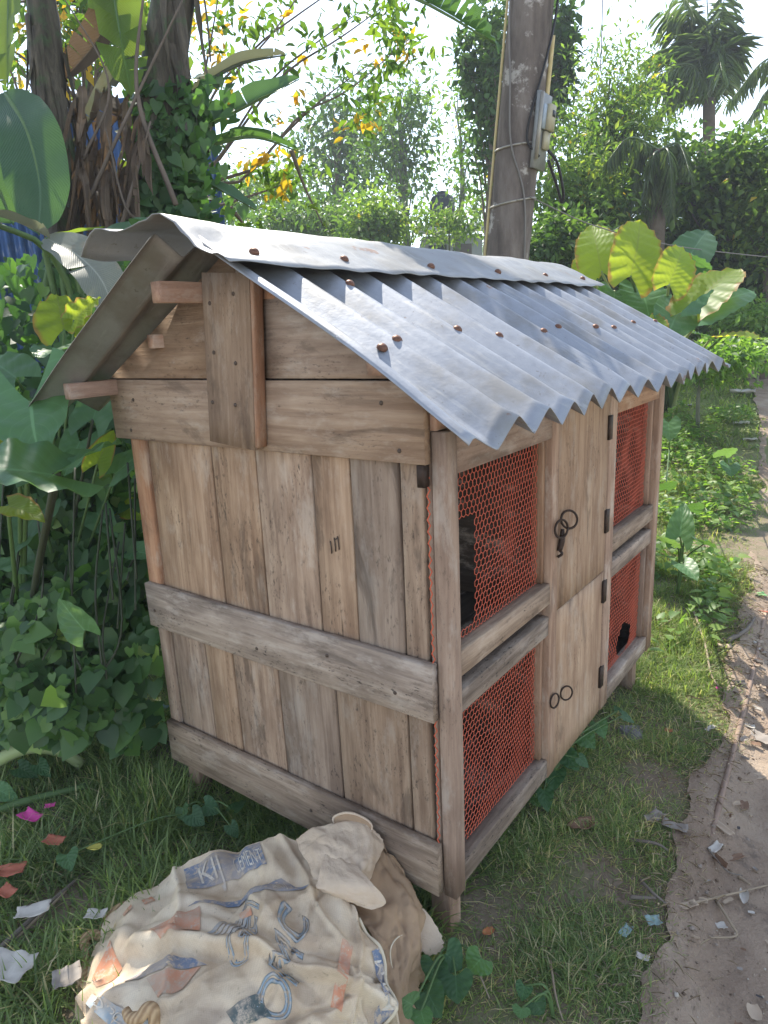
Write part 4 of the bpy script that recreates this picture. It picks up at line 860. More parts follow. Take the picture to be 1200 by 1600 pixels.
for q, (bend, nm) in enumerate(((.12, 'blade1'), (.45, 'blade2'), (.9, 'blade3'))):
    vv = []
    for i, t_ in enumerate((0, .35, .7)):
        w_ = (.5, .46, .3)[i]; vv += [(-w_, t_ * (1 - .25 * bend * t_), -bend * t_ * t_), (w_, t_ * (1 - .25 * bend * t_), -bend * t_ * t_)]
    vv.append((0, 1 - .3 * bend, -bend)); TPL[nm] = (np.array(vv), np.array([[0, 1, 3], [0, 3, 2], [2, 3, 5], [2, 5, 4], [4, 5, 6]]))
def leaves_vf(C, D, N, L, W, kind):
    T, F = TPL[kind]; x, d, n_ = frames(D, N); k_ = len(T)
    V = C[:, None] + x[:, None] * (T[:, 0] * 1.0)[None, :, None] * W[:, None, None] + (d[:, None] * T[:, 1][None, :, None] + n_[:, None] * T[:, 2][None, :, None]) * L[:, None, None]
    return V.reshape(-1, 3), (F[None] + (np.arange(len(C)) * k_)[:, None, None]).reshape(-1, 3)
def mass(name, C, D, N, L, W, kind, mat, parent=None, rnd=None, stuff=True):
    V, F = leaves_vf(C, D, N, L, W, kind); rnd = rng.random(len(C)) if rnd is None else rnd
    o = mobj(name, V, F, mat, parent, False, rnd=np.repeat(rnd, len(TPL[kind][0])), origin=None if parent is not None else C.mean(0))
    if stuff: o['kind'] = 'stuff'
    return o
def rvec(n): v = rng.normal(size=(n, 3)); return v / np.linalg.norm(v, axis=1, keepdims=True)
def tree(name, lab, cat, base, cc, rad, nclump, nleaf, lsize, mat, bark, rt=.12, group='trees behind the hutch', spread=.30, kind='diamond', droop=.2, trunk=True, hollow=.35, lw=.5, seed=1, openness=1.0):
    """trunk with limbs reaching to clumps, and leaves round each clump"""
    global rng
    r = np.random.default_rng(seed); base = V3(*base); cc = V3(*cc); rad = V3(*rad)
    t = thing(name, base, lab, cat, group)
    q = r.normal(size=(nclump, 3)); q /= np.linalg.norm(q, axis=1, keepdims=True); q *= (hollow + (1 - hollow) * r.random((nclump, 1)) ** .6)
    q *= 1 + .25 * r.normal(size=(nclump, 1)) * openness
    cl = cc + q * rad
    if trunk:
        mb = MB(); top = cc + V3(0, 0, rad[2] * .55); wob = rad[0] * .10
        tr = spline([base - V3(0, 0, .1), base * .6 + cc * .4 + r.normal(size=3) * wob, cc + r.normal(size=3) * wob - V3(0, 0, rad[2] * .3), top], 12)
        mb.add(*tube_vf(tr, [rt * 1.2, rt, rt * .6, rt * .15], 7))
        for c_ in cl:
            j = int(np.clip(5 + 6 * (c_[2] - (cc[2] - rad[2])) / (2 * rad[2]) - r.random() * 2.5, 4, 10)); s_ = tr[j]; m_ = s_ * .5 + c_ * .5 + r.normal(size=3) * wob * .6 + V3(0, 0, .08 * np.linalg.norm(c_ - s_))
            mb.add(*tube_vf([s_, m_, c_], [rt * .30, rt * .16, rt * .05], 4, 6, False))
        V, F = mb.get(); mobj('trunk', V, F, bark, t, True)
    ci = r.integers(0, nclump, nleaf); sg = spread * rad * (.6 + .8 * r.random((nclump, 1)))[ci]
    C = cl[ci] + r.normal(size=(nleaf, 3)) * sg
    D = r.normal(size=(nleaf, 3)) + (C - cl[ci]) / (np.abs(sg) + 1e-6) * .5 - V3(0, 0, droop * 2); N = r.normal(size=(nleaf, 3)) * .6 + V3(0, 0, 1)
    L = lsize * (.6 + .8 * r.random(nleaf)); rn = np.clip(.45 + .2 * r.normal(size=nleaf) + .18 * r.normal(size=nclump)[ci], 0, .955); rn[r.random(nleaf) < .012] = .99
    mass('crown', C, D, N, L, L * lw, kind, mat, t, rn)
    return t
def below(p): p = V3(*p); p[2] = float(terrain(p[0], p[1])); return p
def mk(name, lab, cat, u, v, d, ru, rv, nclump, nleaf, ls, mat, bark, rt, seed, bu=None, **kw):
    cc = sight(u, v, d); s = d / FPX; base = below(sight(bu if bu is not None else u, v, d))
    return tree(name, lab, cat, base, cc, (ru * s, ru * s, rv * s), nclump, nleaf, ls, mat, bark, rt, seed=seed, **kw)
mk('shade_tree', 'dark round crowned tree standing far behind the left half of the roof ridge', 'tree', 530, 235, 24, 75, 75, 26, 2600, .26, F_DARK, BARK, .16, 11)
mk('shade_tree', 'pale leafy tree behind the roof ridge, left of the shed with the black tank', 'tree', 622, 215, 20, 62, 95, 30, 2300, .20, F_MID, BARK_G, .13, 12)
mk('bare_tree', 'thin nearly bare tree left of the utility pole', 'tree', 712, 230, 17, 38, 110, 26, 420, .16, F_LIGHT, BARK_G, .07, 13, bu=706)
mk('shade_tree', 'tall dark leaved tree directly behind the utility pole', 'tree', 765, 165, 11.5, 42, 125, 24, 2300, .16, F_DARK, BARK, .11, 14, bu=748)
mk('shade_tree', 'dark leafy treetop right of the top of the utility pole', 'tree', 866, 95, 12.5, 26, 85, 12, 1500, .19, F_DARK, BARK, .07, 15, bu=850)
mk('feathery_tree', 'tall light feathery tree right of the utility pole', 'tree', 950, 215, 11, 100, 150, 60, 7500, .11, F_LIGHT, BARK_G, .09, 16, hollow=.15, lw=.32, spread=.20, bu=975)
mk('feathery_tree', 'low pale green tree under the meter box on the pole', 'tree', 915, 320, 10, 70, 75, 26, 6000, .12, F_LIGHT, BARK_G, .06, 17, lw=.4)
mk('leafy_tree', 'broad mid green tree at the right edge under the coconut palm', 'tree', 1130, 285, 10.5, 105, 72, 44, 7000, .14, F_MID, BARK, .12, 18, spread=.24)
mk('leafy_tree', 'yellow green leafy tree at the far right edge', 'tree', 1215, 310, 9.5, 60, 95, 26, 3600, .13, F_LIGHT, BARK, .10, 19)
mk('leafy_tree', 'dense dark green tree low behind the giant taro', 'tree', 1000, 410, 12, 110, 70, 34, 6000, .15, F_DARK, BARK, .10, 20, trunk=True)
mk('leafy_tree', 'dark green bush below the coconut palm right of the giant taro', 'tree', 1165, 420, 11, 110, 90, 34, 8000, .14, F_DARK, BARK, .10, 21)
mk('bush', 'bright sunlit yellow green bush behind the near end of the ridge', 'bush', 380, 318, 22, 85, 38, 24, 3600, .20, F_LIGHT, BARK_G, .05, 22, group='bushes behind the hutch')
mk('bush', 'light green bush behind the middle of the ridge', 'bush', 490, 342, 18, 100, 28, 24, 4200, .16, F_MID, BARK_G, .05, 23, group='bushes behind the hutch')
mk('bush', 'green bush left of the shed with the black tank', 'bush', 585, 352, 15, 50, 26, 18, 2600, .15, F_LIGHT, BARK_G, .05, 24, group='bushes behind the hutch')
mk('bush', 'shrubby green growth between the pole and the shed', 'bush', 770, 330, 21, 30, 50, 12, 1100, .15, F_LIGHT, BARK_G, .05, 25, group='bushes behind the hutch')
mk('bush', 'bushy growth at the foot of the utility pole on its right', 'bush', 870, 390, 8.5, 50, 40, 18, 3600, .10, F_MID, BARK_G, .04, 26, group='bushes behind the hutch')
mk('bush', 'low leafy weeds round the foot of the giant taro', 'bush', 1100, 560, 7.0, 75, 26, 22, 3000, .075, F_HERB, BARK_G, .02, 27, group='bushes behind the hutch')
mk('bush', 'bright low weeds at the right edge below the bamboo stakes', 'bush', 1190, 505, 9.0, 60, 28, 16, 2800, .08, F_HERB, BARK_G, .02, 28, group='bushes behind the hutch')
mk('leafy_tree', 'sunlit tree filling the gaps above the tin fence at the left', 'tree', 120, 30, 7, 170, 100, 40, 2000, .13, F_YEL, BARK, .08, 29, spread=.26)
mk('bush', 'leafy twigs half hiding the shed and its black tank', 'bush', 705, 348, 15, 48, 24, 16, 900, .13, F_LIGHT, BARK_G, .03, 41, group='bushes behind the hutch')
# far wood: one hazy mass
n = 26000; ang = rng.uniform(-math.radians(95), math.radians(20), n); rr = rng.uniform(38, 62, n); hh = 3.2 + 2.0 * np.sin(ang * 9) + 1.4 * np.sin(ang * 23 + 1) + .8 * np.sin(ang * 51)
cx, cy = CAM[0] + rr * np.sin(ang), CAM[1] + rr * np.cos(ang); C = np.stack([cx, cy, .3 + rng.random(n) ** .8 * hh], 1)
o = mass('far_wood', C, rvec(n), rvec(n) * .7 + V3(0, 0, 1), rng.uniform(.3, .7, n), rng.uniform(.2, .45, n), 'diamond', F_FAR, None, np.clip(rng.normal(.5, .25, n), 0, 1))

# tree with thin arching branches and yellowing leaves in front of the sky
YT = thing('sapling_tree', below(sight(290, 350, 4.3)), 'slender tree with arching branches and yellowing leaves above the near end of the roof', 'tree', 'trees behind the hutch')
root = below(sight(290, 350, 4.3)); mb = MB(); tips = []
BR = [[(282, 330), (330, 200), (385, 90), (470, 20), (560, -40)], [(285, 330), (340, 250), (420, 130), (490, 70), (560, 20)], [(292, 335), (350, 240), (440, 120), (530, 60), (600, 10)],
      [(300, 340), (380, 280), (450, 205), (510, 150), (585, 95)], [(300, 345), (400, 260), (470, 180), (545, 140), (640, 60)], [(290, 330), (310, 170), (330, 60), (350, -60)], [(300, 345), (350, 320), (410, 300), (450, 285)],
      [(455, 235), (475, 290), (505, 352)], [(285, 320), (300, 230), (345, 130), (420, 60), (500, -60)], [(360, 325), (380, 350), (388, 370)]]
for q, b_ in enumerate(BR):
    d0 = 4.3 - .05 * q; P = [sight(u, v, d0 + .12 * j + random.uniform(-.1, .1)) for j, (u, v) in enumerate(b_)]
    if q < 7 or q == 8: P = [root * .75 + P[0] * .25] + P
    mb.add(*tube_vf(P, [.016, .010, .007, .003], 5, 22)); S_ = spline(P, 60); tips.append(S_[int(60 * .35):])
mb.add(*tube_vf([root - V3(0, 0, .1), root * .75 + sight(290, 335, 4.3) * .25 + V3(0, 0, .1)], [.05, .03], 7)); V, F = mb.get(); mobj('trunk', V, F, BARK, YT, True)
C = []; D = []; RN = []
for S_ in tips:
    for p in S_[::2]:
        if random.random() < .42:
            sp = p + rng.normal(size=3) * .13; yl = .80 + .2 * random.random() if random.random() < .17 else random.uniform(0, .73); dd = rng.normal(size=3); dd[2] -= .6
            for _ in range(random.randint(3, 6)):
                C.append(sp + rng.normal(size=3) * .02); D.append(dd + rng.normal(size=3) * .9); RN.append(np.clip(yl + .03 * random.random(), 0, 1))
for (u, v, ru, rv, n_) in ((610, 60, 45, 60, 190), (570, 160, 40, 50, 110), (420, 35, 60, 35, 90), (360, 100, 35, 30, 30), (440, 275, 55, 35, 60), (590, 20, 60, 35, 80), (330, 40, 40, 50, 50), (150, 50, 110, 50, 70)):
    for _ in range(n_ // 4):
        sp = sight(random.gauss(u, ru * .6), random.gauss(v, rv * .6), random.uniform(4.0, 5.2)); yl = .80 + .2 * random.random() if random.random() < .16 else random.uniform(.1, .74); dd = rng.normal(size=3); dd[2] -= .6
        for _ in range(5): C.append(sp + rng.normal(size=3) * .03); D.append(dd + rng.normal(size=3) * .9); RN.append(yl)
C, D = np.array(C), np.array(D); n = len(C); L = rng.uniform(.055, .10, n)
mass('crown', C, D, rng.normal(size=(n, 3)) * .7 + V3(0, 0, 1), L, L * .48, 'long', F_YEL, YT, np.array(RN))

# coconut palms: every frond a part
def frond(parent, path, ll, hang, nl=46, r=.018, seed=0, mat=F_PALM):
    rr_ = np.random.default_rng(seed); M = spline(path, nl + 6); M2 = M[6:]; tg = np.gradient(M, axis=0)[6:]; tg /= np.linalg.norm(tg, axis=1, keepdims=True)
    up = V3(0, 0, 1) - tg * tg[:, 2:3]; up /= np.linalg.norm(up, axis=1, keepdims=True) + 1e-9; x = np.cross(tg, up); t_ = np.linspace(0, 1, nl)
    C = np.concatenate([M2, M2]); D = np.concatenate([x, -x]) * (1 - hang) + np.concatenate([tg, tg]) * .55 - V3(0, 0, hang * 1.3) + rr_.normal(size=(2 * nl, 3)) * .10
    L = np.tile(ll * (.35 + .65 * np.sin(math.pi * (.12 + .80 * t_))), 2) * rr_.uniform(.85, 1.1, 2 * nl)
    V, F = leaves_vf(C, D, np.concatenate([up, up]) + rr_.normal(size=(2 * nl, 3)) * .2, L, np.full(2 * nl, ll * .05), 'long')
    rn = np.repeat(np.clip(rr_.normal(.5, .22, 2 * nl), 0, 1), len(TPL['long'][0]))
    tv, tf = tube_vf(M, [r, r * .6, r * .2], 5); T4 = np.array([f for f in tf if len(f) == 4])
    o = mobj('frond', np.vstack([V, tv]), [F, T4 + len(V)], mat, parent, False, rnd=np.concatenate([rn, np.full(len(tv), .6)]))
    return o
CP = thing('coconut_palm', below(sight(1110, 160, 14)), 'coconut palm with drooping fronds rising over the trees at the upper right', 'palm', 'palms')
pc = sight(1108, 155, 14); tube('trunk', [below(pc), pc * .5 + below(pc) * .5 + V3(.15, 0, 0), pc], [.18, .14, .12], BARK, CP, 9, 16)
for i, (a, b_) in enumerate([((1098, 90), (1072, 5)), ((1108, 70), (1102, -50)), ((1118, 75), (1135, -20)), ((1100, 60), (1060, -10)), ((1122, 60), (1140, 130)), ((1112, 40), (1128, 110)), ((1082, 75), (1015, 92)), ((1088, 45), (1035, 15)), ((1075, 100), (975, 140)), ((1090, 85), (1045, 150)), ((1104, 50), (1088, 130)), ((1130, 70), (1132, 160)), ((1085, 110), (1020, 185)), ((1115, 90), (1118, 20))]):
    frond(CP, [pc, sight(*a, 14 + random.uniform(-.8, .8)), sight(*b_, 14 + random.uniform(-1.5, 1.5))], .80, random.uniform(.35, .7), 44, .03, 600 + i)
CP2 = thing('coconut_palm', below(sight(1330, 160, 12)), 'palm beyond the right edge whose arching fronds reach into view', 'palm', 'palms')
pc = sight(1320, 190, 12); tube('trunk', [below(pc), pc * .5 + below(pc) * .5, pc], [.18, .14, .12], BARK, CP2, 9, 16)
for i, (a, b_) in enumerate([((1215, 90), (1138, 160)), ((1235, 110), (1160, 200)), ((1300, 40), (1240, -40)), ((1390, 60), (1450, 20)), ((1400, 150), (1470, 220))]): frond(CP2, [pc, sight(*a, 12), sight(*b_, 11.7)], .52, .7, 44, .03, 640 + i)
DP = thing('date_palm', below(sight(1025, 290, 9.5)), 'dark palm with hanging fronds behind the giant taro', 'palm', 'palms')
pc = sight(1030, 235, 9.5); tube('trunk', [below(pc), pc], [.16, .13], BARK, DP, 9, 10)
for i, (a, b_) in enumerate([((1000, 230), (990, 320)), ((1020, 250), (1010, 345)), ((1045, 240), (1050, 330)), ((985, 215), (950, 250)), ((1035, 260), (1030, 350)), ((1060, 225), (1078, 270))]): frond(DP, [pc, sight(*a, 9.5 + random.uniform(-.5, .3)), sight(*b_, 9.5 + random.uniform(-.6, .3))], .40, .62, 40, .02, 670 + i)
# slim saplings by the stakes
for i, (u0, v0, u1, v1, d, lab) in enumerate([(1105, 470, 1190, 220, 11.2, 'slim leaning sapling with small pale leaves, crossing to the right edge'), (1132, 450, 1165, 250, 11.8, 'slim upright sapling with small pale leaves next to the leaning one'), (1028, 420, 1008, 240, 10.5, 'thin sapling rising directly behind the giant taro leaves'), (1150, 470, 1215, 330, 10.8, 'lowest of the thin saplings beside the bamboo stakes')]):
    a, b_ = sight(u0, v0, d), sight(u1, v1, d - .2); base = below(a * 1.0); t = thing('sapling', base, lab, 'sapling', 'thin saplings'); P = spline([base, a, (a + b_) / 2 + V3(.06, 0, .02), b_], 30); tube('stem', P, [.035, .026, .012], BAMBOO, t, 6)
    C = []; D = []
    for j in range(10, 30):
        for _ in range(rng.integers(0, 3)):
            ax_ = rng.normal(size=3); ax_[2] = ax_[2] * .35; ax_ /= np.linalg.norm(ax_); ll_ = rng.uniform(.2, .5)
            for s in np.linspace(.08, ll_, 7):
                for sd in (-1, 1): C.append(P[j] + ax_ * s); D.append(np.cross(ax_, V3(0, 0, 1)) * sd + ax_ * .5 + rng.normal(size=3) * .15)
    C, D = np.array(C), np.array(D); n = len(C); L = rng.uniform(.05, .11, n); mass('crown', C + rng.normal(size=(n, 3)) * .02, D, V3(0, 0, 1) + rng.normal(size=(n, 3)) * .5, L, L * .55, 'diamond', F_LIGHT, t, rng.uniform(.3, .9, n))
for i, (a, b_, lab) in enumerate([((1172, 560), (1200, 380), 'leaning dry bamboo stake at the right edge'), ((1186, 545), (1190, 420), 'upright bamboo stake behind the leaning stake'), ((1160, 545), (1198, 440), 'thin bamboo stake left of the leaning stake'), ((1125, 490), (1150, 330), 'brown sloping branch stub among the saplings')]):
    o = tube('bamboo_stake', [below(sight(*a, 13)), sight(*a, 13), sight(*b_, 12.8)], [.042, .038, .03], BAMBOO, None, 7, 10); tag(o, lab, 'stake', 'stakes at the right edge')

# ------------------------------------------------------------------ shed with water tank
CONC = simple('grey_render', (.26, .27, .25), .9, 0, .25, 4); TINROOF = simple('pale_tin_roof', (.45, .45, .44), .5, .2, .2, 5); TANKM = simple('black_plastic_tank', (.022, .026, .035), .45, 0, .3, 3)
HS = thing('shed', below(sight(705, 380, 19)), 'low grey shed with a pale tin roof behind the ridge left of the pole', 'shed')
a, b_ = sight(655, 360, 19), sight(760, 362, 19); dx = (b_ - a) * V3(1, 1, 0); Lx = np.linalg.norm(dx); dx /= Lx; dy = np.cross(V3(0, 0, 1), dx)
def boxv(o, L0, L1, D0, D1, z0, z1):
    V = [o + dx * l + dy * d + V3(0, 0, z) for z in (z0, z1) for l, d in ((L0, D0), (L1, D0), (L1, D1), (L0, D1))]
    return np.array(V), np.array([[3, 2, 1, 0], [4, 5, 6, 7], [0, 1, 5, 4], [1, 2, 6, 5], [2, 3, 7, 6], [3, 0, 4, 7]])
o2 = a * V3(1, 1, 0); ztop = a[2]
V, F = boxv(o2, .1, Lx - .1, .1, 2.4, 0, ztop - .15); mobj('wall', V, F, CONC, HS)
V, F = boxv(o2, -.1, Lx + .1, -.1, 2.6, ztop - .12, ztop + .03); V[[6, 7], 2] += .45; V[[2, 3], 2] += .45; mobj('roof', V, F, TINROOF, HS)
V, F = boxv(o2, .25, .75, .06, .095, ztop - .9, ztop - .4); mobj('window', V, F, TANKM, HS)
V, F = boxv(o2, 1.0, 1.45, .06, .095, .1, ztop - .4); mobj('door', V, F, simple('shed_door', (.12, .10, .085), .8), HS)
WT = thing('water_tank', o2 + dx * .72 + dy * .8 + V3(0, 0, ztop + .1), 'black plastic water tank standing on the shed roof', 'tank')
tb = o2 + dx * .72 + dy * .8; s19 = 19 / FPX; mb = MB(); prof = [(.30, .0), (.36, .02), (.36, .20), (.375, .22), (.36, .24), (.36, .50), (.375, .52), (.36, .54), (.36, .72), (.30, .86), (.15, .94), (.12, .95)]
mb.add(*tube_vf([tb + V3(0, 0, ztop + .10 + h) for r_, h in prof], [1], 20)); V, F = mb.get(); V = V.copy()
for i, (r_, h) in enumerate(prof):
    for j in range(20): V[i * 20 + j] = tb + V3(r_ * math.cos(j * math.pi / 10), r_ * math.sin(j * math.pi / 10), ztop + .10 + h)
mobj('tank_shell', V, F, TANKM, WT, True)
mb = MB(); lp = [(.14, .95), (.15, .99), (.05, 1.02)]; V = np.array([tb + V3(r_ * math.cos(j * math.pi / 8), r_ * math.sin(j * math.pi / 8), ztop + .10 + h) for r_, h in lp for j in range(16)])
mobj('lid', V, [np.array([[i * 16 + j, i * 16 + (j + 1) % 16, (i + 1) * 16 + (j + 1) % 16, (i + 1) * 16 + j] for i in range(2) for j in range(16)]), np.array([[32 + j for j in range(16)]])], TANKM, WT, True)
V, F = boxv(tb - dx * .45 - dy * .45, 0, .9, 0, .9, ztop + .02, ztop + .105); mobj('stand', V, F, CONC, WT)

# ------------------------------------------------------------------ utility pole, meter, cables
k = NM('stained_concrete_pole'); v = k.obj(); n1 = k.noise(k.mapv(v, (5, 5, 1.2)), 1.6, 7, .65); n2 = k.noise(v, 30, 5, .7); n3 = k.noise(v, 4, 6, .7)
c = k.ramp(n1, [(.3, (.06, .05, .045)), (.5, (.145, .122, .108)), (.72, (.26, .23, .205))]); c = k.mix(k.math('MULTIPLY', n2, .4), c, (.15, .13, .12)); c = k.mix(k.math('MULTIPLY', k.step(n3, .56, .64), .8), c, (.44, .42, .39))
POLE = k.bsdf(c, .9, 0, k.bump(k.math('ADD', n1, n2), .5, .01), .2)
p0, p1 = sight(794, 392, 5.2), sight(831, 0, 4.72); pd = (p1 - p0) / np.linalg.norm(p1 - p0)
pb = p0 - pd * (p0[2] / pd[2]); ptop = p0 + pd * 5.5
UP = thing('utility_pole', pb, 'stained leaning utility pole with a meter box behind the hutch', 'utility pole')
tube('shaft', [pb - pd * .1, p0, p0 + pd * 2, ptop], [.185, .160, .152, .125], POLE, UP, 20, 40, .025)
STEEL = simple('dull_steel_strap', (.33, .31, .27), .5, .6); PVC = simple('yellowed_conduit', (.50, .41, .20), .5); CABLE = simple('black_cable', (.018, .018, .02), .5); CABLE_G = simple('grey_cable', (.17, .16, .15), .6)
def polept(s, a, off=.0):
    """point on the shaft s metres above its visible foot, a = angle from the camera side"""
    x = np.cross(pd, FACE); x /= np.linalg.norm(x); y = np.cross(x, pd); R_ = np.interp(s, [-1, 0, 2, 5], [.17, .160, .152, .125]) + off
    return p0 + pd * s + R_ * (math.sin(a) * x + math.cos(a) * y)
for s, tilt in ((.33, .04), (.70, .03)):
    tube('strap', [polept(s + tilt * math.sin(a), a, .006) for a in np.linspace(0, 2 * math.pi, 25)], .0075, STEEL, UP, 6)
tube('conduit', [polept(s, -1.62, .012) for s in (-.6, 0, .5, 1, 1.6, 2.2, 3)], .0095, PVC, UP, 8, 20)
tube('conduit', [polept(s, 1.35, .014) for s in (.98, 1.2, 1.4)], .016, PVC, UP, 8, 8)
tube('bracket', [polept(1.86, -.6, .02), polept(1.86, -.9, .30)], .028, IRON, UP, 6)
a0 = .95
def slab(name, s0, s1, w0, w1, d0, d1, mat, parent, bev=.004):
    out_ = polept(.9, a0) - polept(.9, a0, -.1); out_ /= np.linalg.norm(out_); sd = np.cross(pd, out_); c = p0 + pd * (s0 + s1) / 2 + sd * (w0 + w1) / 2 + out_ * (.155 + (d0 + d1) / 2)
    return plank(name, c, pd, sd, s1 - s0, w1 - w0, d1 - d0, mat, parent, 2, 0, bev)
GREYBOX = simple('grey_meter_board', (.25, .26, .26), .6, .2, .3); CREAM = simple('cream_meter_case', (.36, .33, .23), .5, 0, .25)
MT = thing('electric_meter', polept(.8, a0), 'grey meter board with a small cream electricity meter strapped to the utility pole', 'electric meter')
slab('back_board', .55, 1.03, -.10, .10, .0, .03, GREYBOX, MT); slab('board_flange', .60, 1.02, -.104, -.085, .031, .055, STEEL, MT)
slab('meter_case', .80, .96, -.02, .075, .031, .085, CREAM, MT, .012); slab('display', .885, .925, .005, .05, .086, .089, TANKM, MT, .001); slab('terminal_cover', .68, .79, -.015, .072, .031, .06, CREAM, MT, .008); slab('side_panel', .80, .95, -.075, -.028, .031, .06, simple('blue_grey_switch', (.30, .36, .42), .5), MT, .006)
out_ = polept(.9, a0) - polept(.9, a0, -.1); out_ /= np.linalg.norm(out_); sd = np.cross(pd, out_)
mp = lambda s, w_, d: p0 + pd * s + sd * w_ + out_ * (.155 + d)
for i, (P, r_, m_, lab) in enumerate([
    ([mp(.68, .05, .06), mp(.60, .10, .12), mp(.42, .22, .14), mp(.36, .25, .12), mp(.45, .20, .10), mp(.62, .07, .06)], .011, CABLE, 'black cable drooping in a loop from the meter on the pole'),
    ([polept(3.0, .9, .02), polept(1.9, 1.35, .02), polept(1.5, 1.2, .02), polept(1.15, .6, .02), polept(.9, .25, .02), polept(.72, .2, .02), mp(.62, -.06, .05)], .0085, CABLE, 'black cable running down the pole to the back of the meter'),
    ([polept(2.4, -1.25, .02), polept(1.6, -1.2, .015), polept(1.1, -.75, .015), polept(.7, -.45, .015), polept(.33, .35, .015), polept(-.3, .75, .015)], .0065, CABLE_G, 'thin grey wire running down the front of the pole'),
    ([polept(.36, .6, .015), sight(930, 353, 5.6), sight(1060, 385, 6.1), sight(1230, 405, 6.8)], .0045, CABLE_G, 'thin wire sagging from the pole to the right edge'),
    ([sight(943, -60, 8), sight(940, 60, 8), sight(938, 110, 8)], .006, CABLE_G, 'thin wire hanging straight down from above left of the coconut palm')]):
    o = tube('cable', P, r_, m_, None, 6, 40); tag(o, lab, 'cable', 'cables at the pole')

# ------------------------------------------------------------------ creepers and weeds at the left
n = 7600
u = np.where(rng.random(n) < .6, rng.uniform(-120, 245, n), rng.uniform(-600, -120, n)); v = 690 + 470 * rng.random(n); d = 1.98 + .45 * rng.random(n) + .75 * smooth(1080, 690, v) + .12 * np.sin(v * .03 + u * .02) - .2 * smooth(1000, 1150, v)
C = np.array([sight(*q) for q in zip(u, v, d)]); lim = -1.06 - .03 * rng.random(n); keep = (C[:, 0] < lim) & (C[:, 2] > .03) & (C[:, 1] > -.35) & (C[:, 2] < 1.05)
C = C[keep]; n = len(C); D = rng.normal(size=(n, 3)) * .55 + V3(.15, -.35, -.75); L = rng.uniform(.025, .075, n)
mass('creepers', C, D, rng.normal(size=(n, 3)) * .35 + FACE + V3(0, 0, .5), L, L * .95, 'heart', F_VINE, None, np.clip(rng.normal(.42, .26, n), 0, 1))
n = 3600
u = np.where(rng.random(n) < .64, rng.uniform(-120, 235, n), rng.uniform(-600, -120, n)); v = rng.uniform(590, 900, n); d = rng.uniform(2.4, 3.0, n); C = np.array([sight(*q) for q in zip(u, v, d)]); keep = (C[:, 0] < -1.12); C = C[keep]; n = len(C); L = rng.uniform(.03, .085, n)
mass('hedge_leaves', C, rng.normal(size=(n, 3)) * .6 + V3(.1, -.3, -.7), rng.normal(size=(n, 3)) * .45 + FACE + V3(0, 0, .5), L, L * .85, 'heart', F_VINE, None, np.clip(rng.normal(.40, .3, n), 0, 1))
n = 2600   # climbers on the banana stem and fence
u = np.where(rng.random(n) < .55, rng.normal(265, 35, n), rng.uniform(-80, 250, n)); v = np.where(u > 200, rng.uniform(120, 390, n), rng.uniform(400, 720, n)); d = np.where(v < 400, rng.uniform(3.3, 3.7, n), rng.uniform(2.65, 3.9, n))
C = np.array([sight(*q) for q in zip(u, v, d)]); keep = C[:, 0] < -1.25; C = C[keep]; n = len(C); L = rng.uniform(.04, .08, n)
mass('climbers', C, rng.normal(size=(n, 3)) * .6 + V3(0, -.2, -.8), rng.normal(size=(n, 3)) * .4 + FACE + V3(0, 0, .4), L, L * .9, 'heart', F_VINE, None, np.clip(rng.normal(.3, .2, n), 0, 1))
VT = []
for i in range(16):
    u = random.uniform(0, 215); P = spath((u, random.uniform(720, 900), 2.25), (u + random.uniform(-25, 25), random.uniform(900, 1000), 2.12), (u + random.uniform(-40, 40), random.uniform(1030, 1120), 2.05)); P = [p for p in P if p[0] < -1.05]
    if len(P) > 1: VT.append(tube_vf(P, .0035, 4, 12))
mb = MB(); [mb.add(*q) for q in VT]; V, F = mb.get(); o = mobj('creeper_stems', V, F, STEM_D, None, True); tag(o, kind='stuff')
# leafy creepers near the hutch corner and under its front edge
def creeper(lab, base, leaves, mats=(VINE, VINE, VINE_P)):
    t = thing('creeper_plant', base, lab, 'plant', 'small heart leaved creepers'); 
    for i, (a, b_, hw) in enumerate(leaves):
        taro_leaf(t, a, b_, hw, V3(*(rng.normal(size=3) * .25)) + V3(.15, -.55, .8), mats[i % 3], .05, .28, T_HEART, .05, .15, base, .0028, STEM, seed=700 + i)
    return t
G = lambda u, v, z: ground(u, v, z)
creeper('heart leaved creeper with broad dark leaves between the sack and the near hutch leg', G(705, 1520, 0), [(G(697, 1490, .10), G(722, 1515, .08), .040), (G(680, 1505, .09), G(672, 1535, .07), .034), (G(752, 1497, .10), G(732, 1520, .06), .034), (G(712, 1525, .09), G(715, 1570, .06), .040), (G(668, 1550, .10), G(690, 1592, .07), .036), (G(645, 1570, .15), G(628, 1560, .16), .026), (G(658, 1580, .13), G(668, 1610, .10), .030), (G(690, 1560, .05), G(660, 1540, .05), .03)])
creeper('row of creeper leaves under the front edge of the hutch', G(860, 1220, 0), [(G(885, 1180, .08), G(905, 1205, .05), .034), (G(868, 1205, .08), G(862, 1240, .05), .034), (G(912, 1150, .08), G(930, 1170, .05), .036), (G(850, 1235, .08), G(856, 1270, .04), .028), (G(905, 1185, .10), G(920, 1200, .07), .02), (G(935, 1130, .10), G(945, 1155, .06), .03), (G(972, 1118, .10), G(992, 1130, .07), .024), (G(965, 1110, .12), G(960, 1102, .13), .012), (G(836, 1245, .05), G(845, 1262, .03), .022)])
creeper('lone creeper sprig in the short grass at the bottom centre', G(865, 1590, 0), [(G(820, 1540, .06), G(815, 1565, .04), .02), (G(835, 1565, .05), G(850, 1585, .03), .026), (G(815, 1575, .05), G(812, 1592, .03), .02)])
